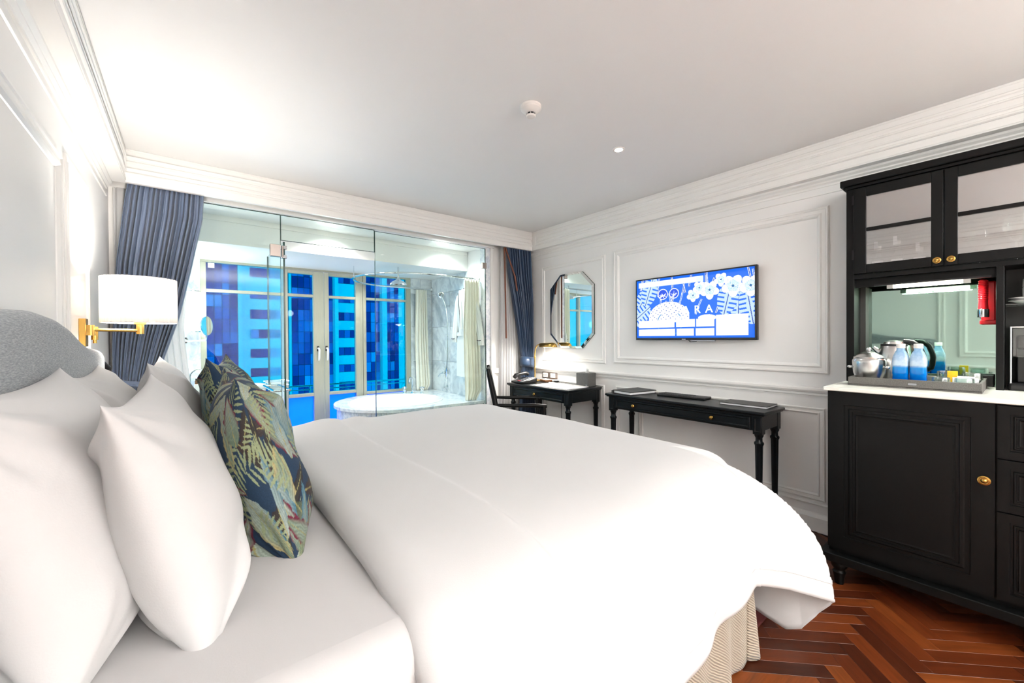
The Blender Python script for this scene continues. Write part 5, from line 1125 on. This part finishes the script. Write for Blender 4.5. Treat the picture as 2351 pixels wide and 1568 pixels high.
MB().lathe((2.70, .497, ZT_+.122), [(.060, 0), (.061, .006), (.045, .018), (.022, .032), (.004, .036)], 40).build('lid', m_steel, ib, smooth=True)
MB().sphere((2.70, .497, ZT_+.168), .0105).build('lid_knob', m_chrome, ib, smooth=True)
for s in (-1, 1): MB().sphere((2.70-.015, .497+s*.072, ZT_+.078), .012, 14, 10, (.7, 1, .6)).build('side_handle', m_chrome, ib, smooth=True)
kt = thing('electric_kettle', (2.86, .42, ZT_), 'steel electric kettle with black handle at the back of the tray', 'kettle')
MB().lathe((2.845, .425, ZT_), [(.070, 0), (.070, .014), (.064, .016)], 36).build('power_base', m_plastic, kt, smooth=True)
MB().lathe((2.845, .425, ZT_+.016), [(.066, 0), (.068, .02), (.062, .10), (.052, .165), (.050, .168)], 40).build('body', m_steel, kt, smooth=True)
MB().lathe((2.845, .425, ZT_+.183), [(.052, 0), (.053, .006), (.05, .010)], 36).build('rim', m_plastic, kt, smooth=True); MB().lathe((2.845, .425, ZT_+.190), [(.044, 0), (.038, .014), (.015, .022), (.004, .023)], 30).build('lid', m_steel, kt, smooth=True)
MB().tube([(2.85, float(np.interp(k, [0, .15, .3, .5, .75, 1], [.39, .358, .333, .316, .322, .36])+0), ZT_+float(np.interp(k, [0, .15, .3, .5, .75, 1], [.207, .203, .180, .125, .06, .035]))) for k in np.linspace(0, 1, 14)], .0125, 14).build('handle', m_plastic, kt, smooth=True)
MB().tube([(2.845, .48, ZT_+.15), (2.845, .505, ZT_+.175)], [.016, .009]).build('spout', m_steel, kt, smooth=True)
def bottle(y, lab):
    x = 2.665
    b = thing('water_bottle', (x, y, ZT_), lab, 'bottle', 'blue water bottles on the tray')
    MB().lathe((x, y, ZT_), [(.024, 0), (.029, .004), (.029, .02), (.0275, .05), (.029, .054), (.0275, .09), (.029, .095), (.029, .12), (.027, .135), (.019, .158), (.0145, .166), (.0145, .176)], 36, sq=5).build('body', m_bottle, b, smooth=True)
    MB().lathe((x, y, ZT_+.176), [(.0165, 0), (.0165, .018), (.015, .020)], 24).build('cap', m_white_plate, b, smooth=True); return b
bottle(.374, 'blue-tinted water bottle beside the kettle, left of the pair'); bottle(.314, 'blue-tinted water bottle beside the tumblers, right of the pair')
def tumbler(x, y, lab, h=.046, r=.032):
    return tag(MB().lathe((x, y, ZT_), [(r, 0), (r*1.02, .003), (r*.97, h-.004), (r*.90, h), (r*.88, h-.003), (r*.93, .003)], 30, flute=10, famp=.05).build('tumbler', m_tumbler, smooth=True), lab, 'glass', 'upturned tumblers on the tray')
tumbler(2.665, .243, 'front left upturned glass tumbler on the tray'); tumbler(2.665, .170, 'front right upturned glass tumbler on the tray'); tumbler(2.80, .235, 'rear upturned tumbler behind the yellow sachet', .066, .034); tumbler(2.80, .155, 'rear upturned tumbler at the right back of the tray', .064, .034)
tag(rbox(2.735, .195, 2.745, .228, ZT_, ZT_+.072, .1, 'tea_sachet', m_yellow, None, .001), 'yellow tea sachet standing between the tumblers', 'sachet')
for i, (y, z, a) in enumerate(((.185, .045, .2), (.172, .05, -.2), (.16, .042, .5))):
    tag(rbox(2.715+i*.012, y-.03, 2.722+i*.012, y+.025, ZT_, ZT_+z, a, 'sugar_sachet', m_paper, None, .001), ['white sachet just right of the yellow one', 'white sachet in the middle of the tray group', 'white sachet nearest the tray back'][i], 'sachet', 'white sachets on the tray')
tag(MB().box(2.945, .095, ZW, 2.99, .16, ZW+.055).build('coaster_holder', m_plastic, bevel=.004), 'small black box behind the right end of the tray', 'box')

# ------------------------------------------------------------ ceiling fittings
sd = thing('smoke_detector', (1.345, 1.535, ZC), 'round white smoke detector on the ceiling', 'smoke detector')
MB().lathe((1.345, 1.535, ZC), [(.052, 0), (.052, -.010), (.050, -.012), (.050, -.018), (.030, -.034), (.022, -.036)], 40).build('base', m_white_plate, sd, smooth=True)
MB().lathe((1.345, 1.535, ZC-.036), [(.021, 0), (.021, -.010)], 30).build('dark_vent', m_blackmetal, sd, smooth=True)
MB().lathe((1.345, 1.535, ZC-.045), [(.023, 0), (.024, -.003), (.020, -.008), (.006, -.010)], 30).build('cap', m_white_plate, sd, smooth=True)
for i in range(8): a = 2*PI*i/8; MB().tube([(1.345+.0225*math.cos(a), 1.535+.0225*math.sin(a), ZC-.035), (1.345+.0225*math.cos(a), 1.535+.0225*math.sin(a), ZC-.047)], .0015, 6).build('vent_rib', m_white_plate, sd)
MB().sphere((1.372, 1.515, ZC-.024), .004).build('indicator', m_plastic, sd, smooth=True)
dlg = thing('ceiling_downlight', (2.075, 1.555, ZC), 'small round lit downlight in the ceiling', 'ceiling light')
MB().lathe((2.075, 1.555, ZC), [(.036, 0), (.036, -.004), (.031, -.006), (.024, -.004)], 40).build('trim_ring', m_white_plate, dlg, smooth=True)
MB().lathe((2.075, 1.555, ZC-.0045), [(.023, 0), (.021, -.002)], 30).build('lens', m_lampglow, dlg, smooth=True)

# ------------------------------------------------------------ rug under the foot of the bed
rg_ = tag(MB().box(1.25, .685, .0005, 2.05, 2.5, .013).build('rug', m_rug, bevel=.003), 'dark red patterned rug sticking out under the foot of the bed', 'rug')
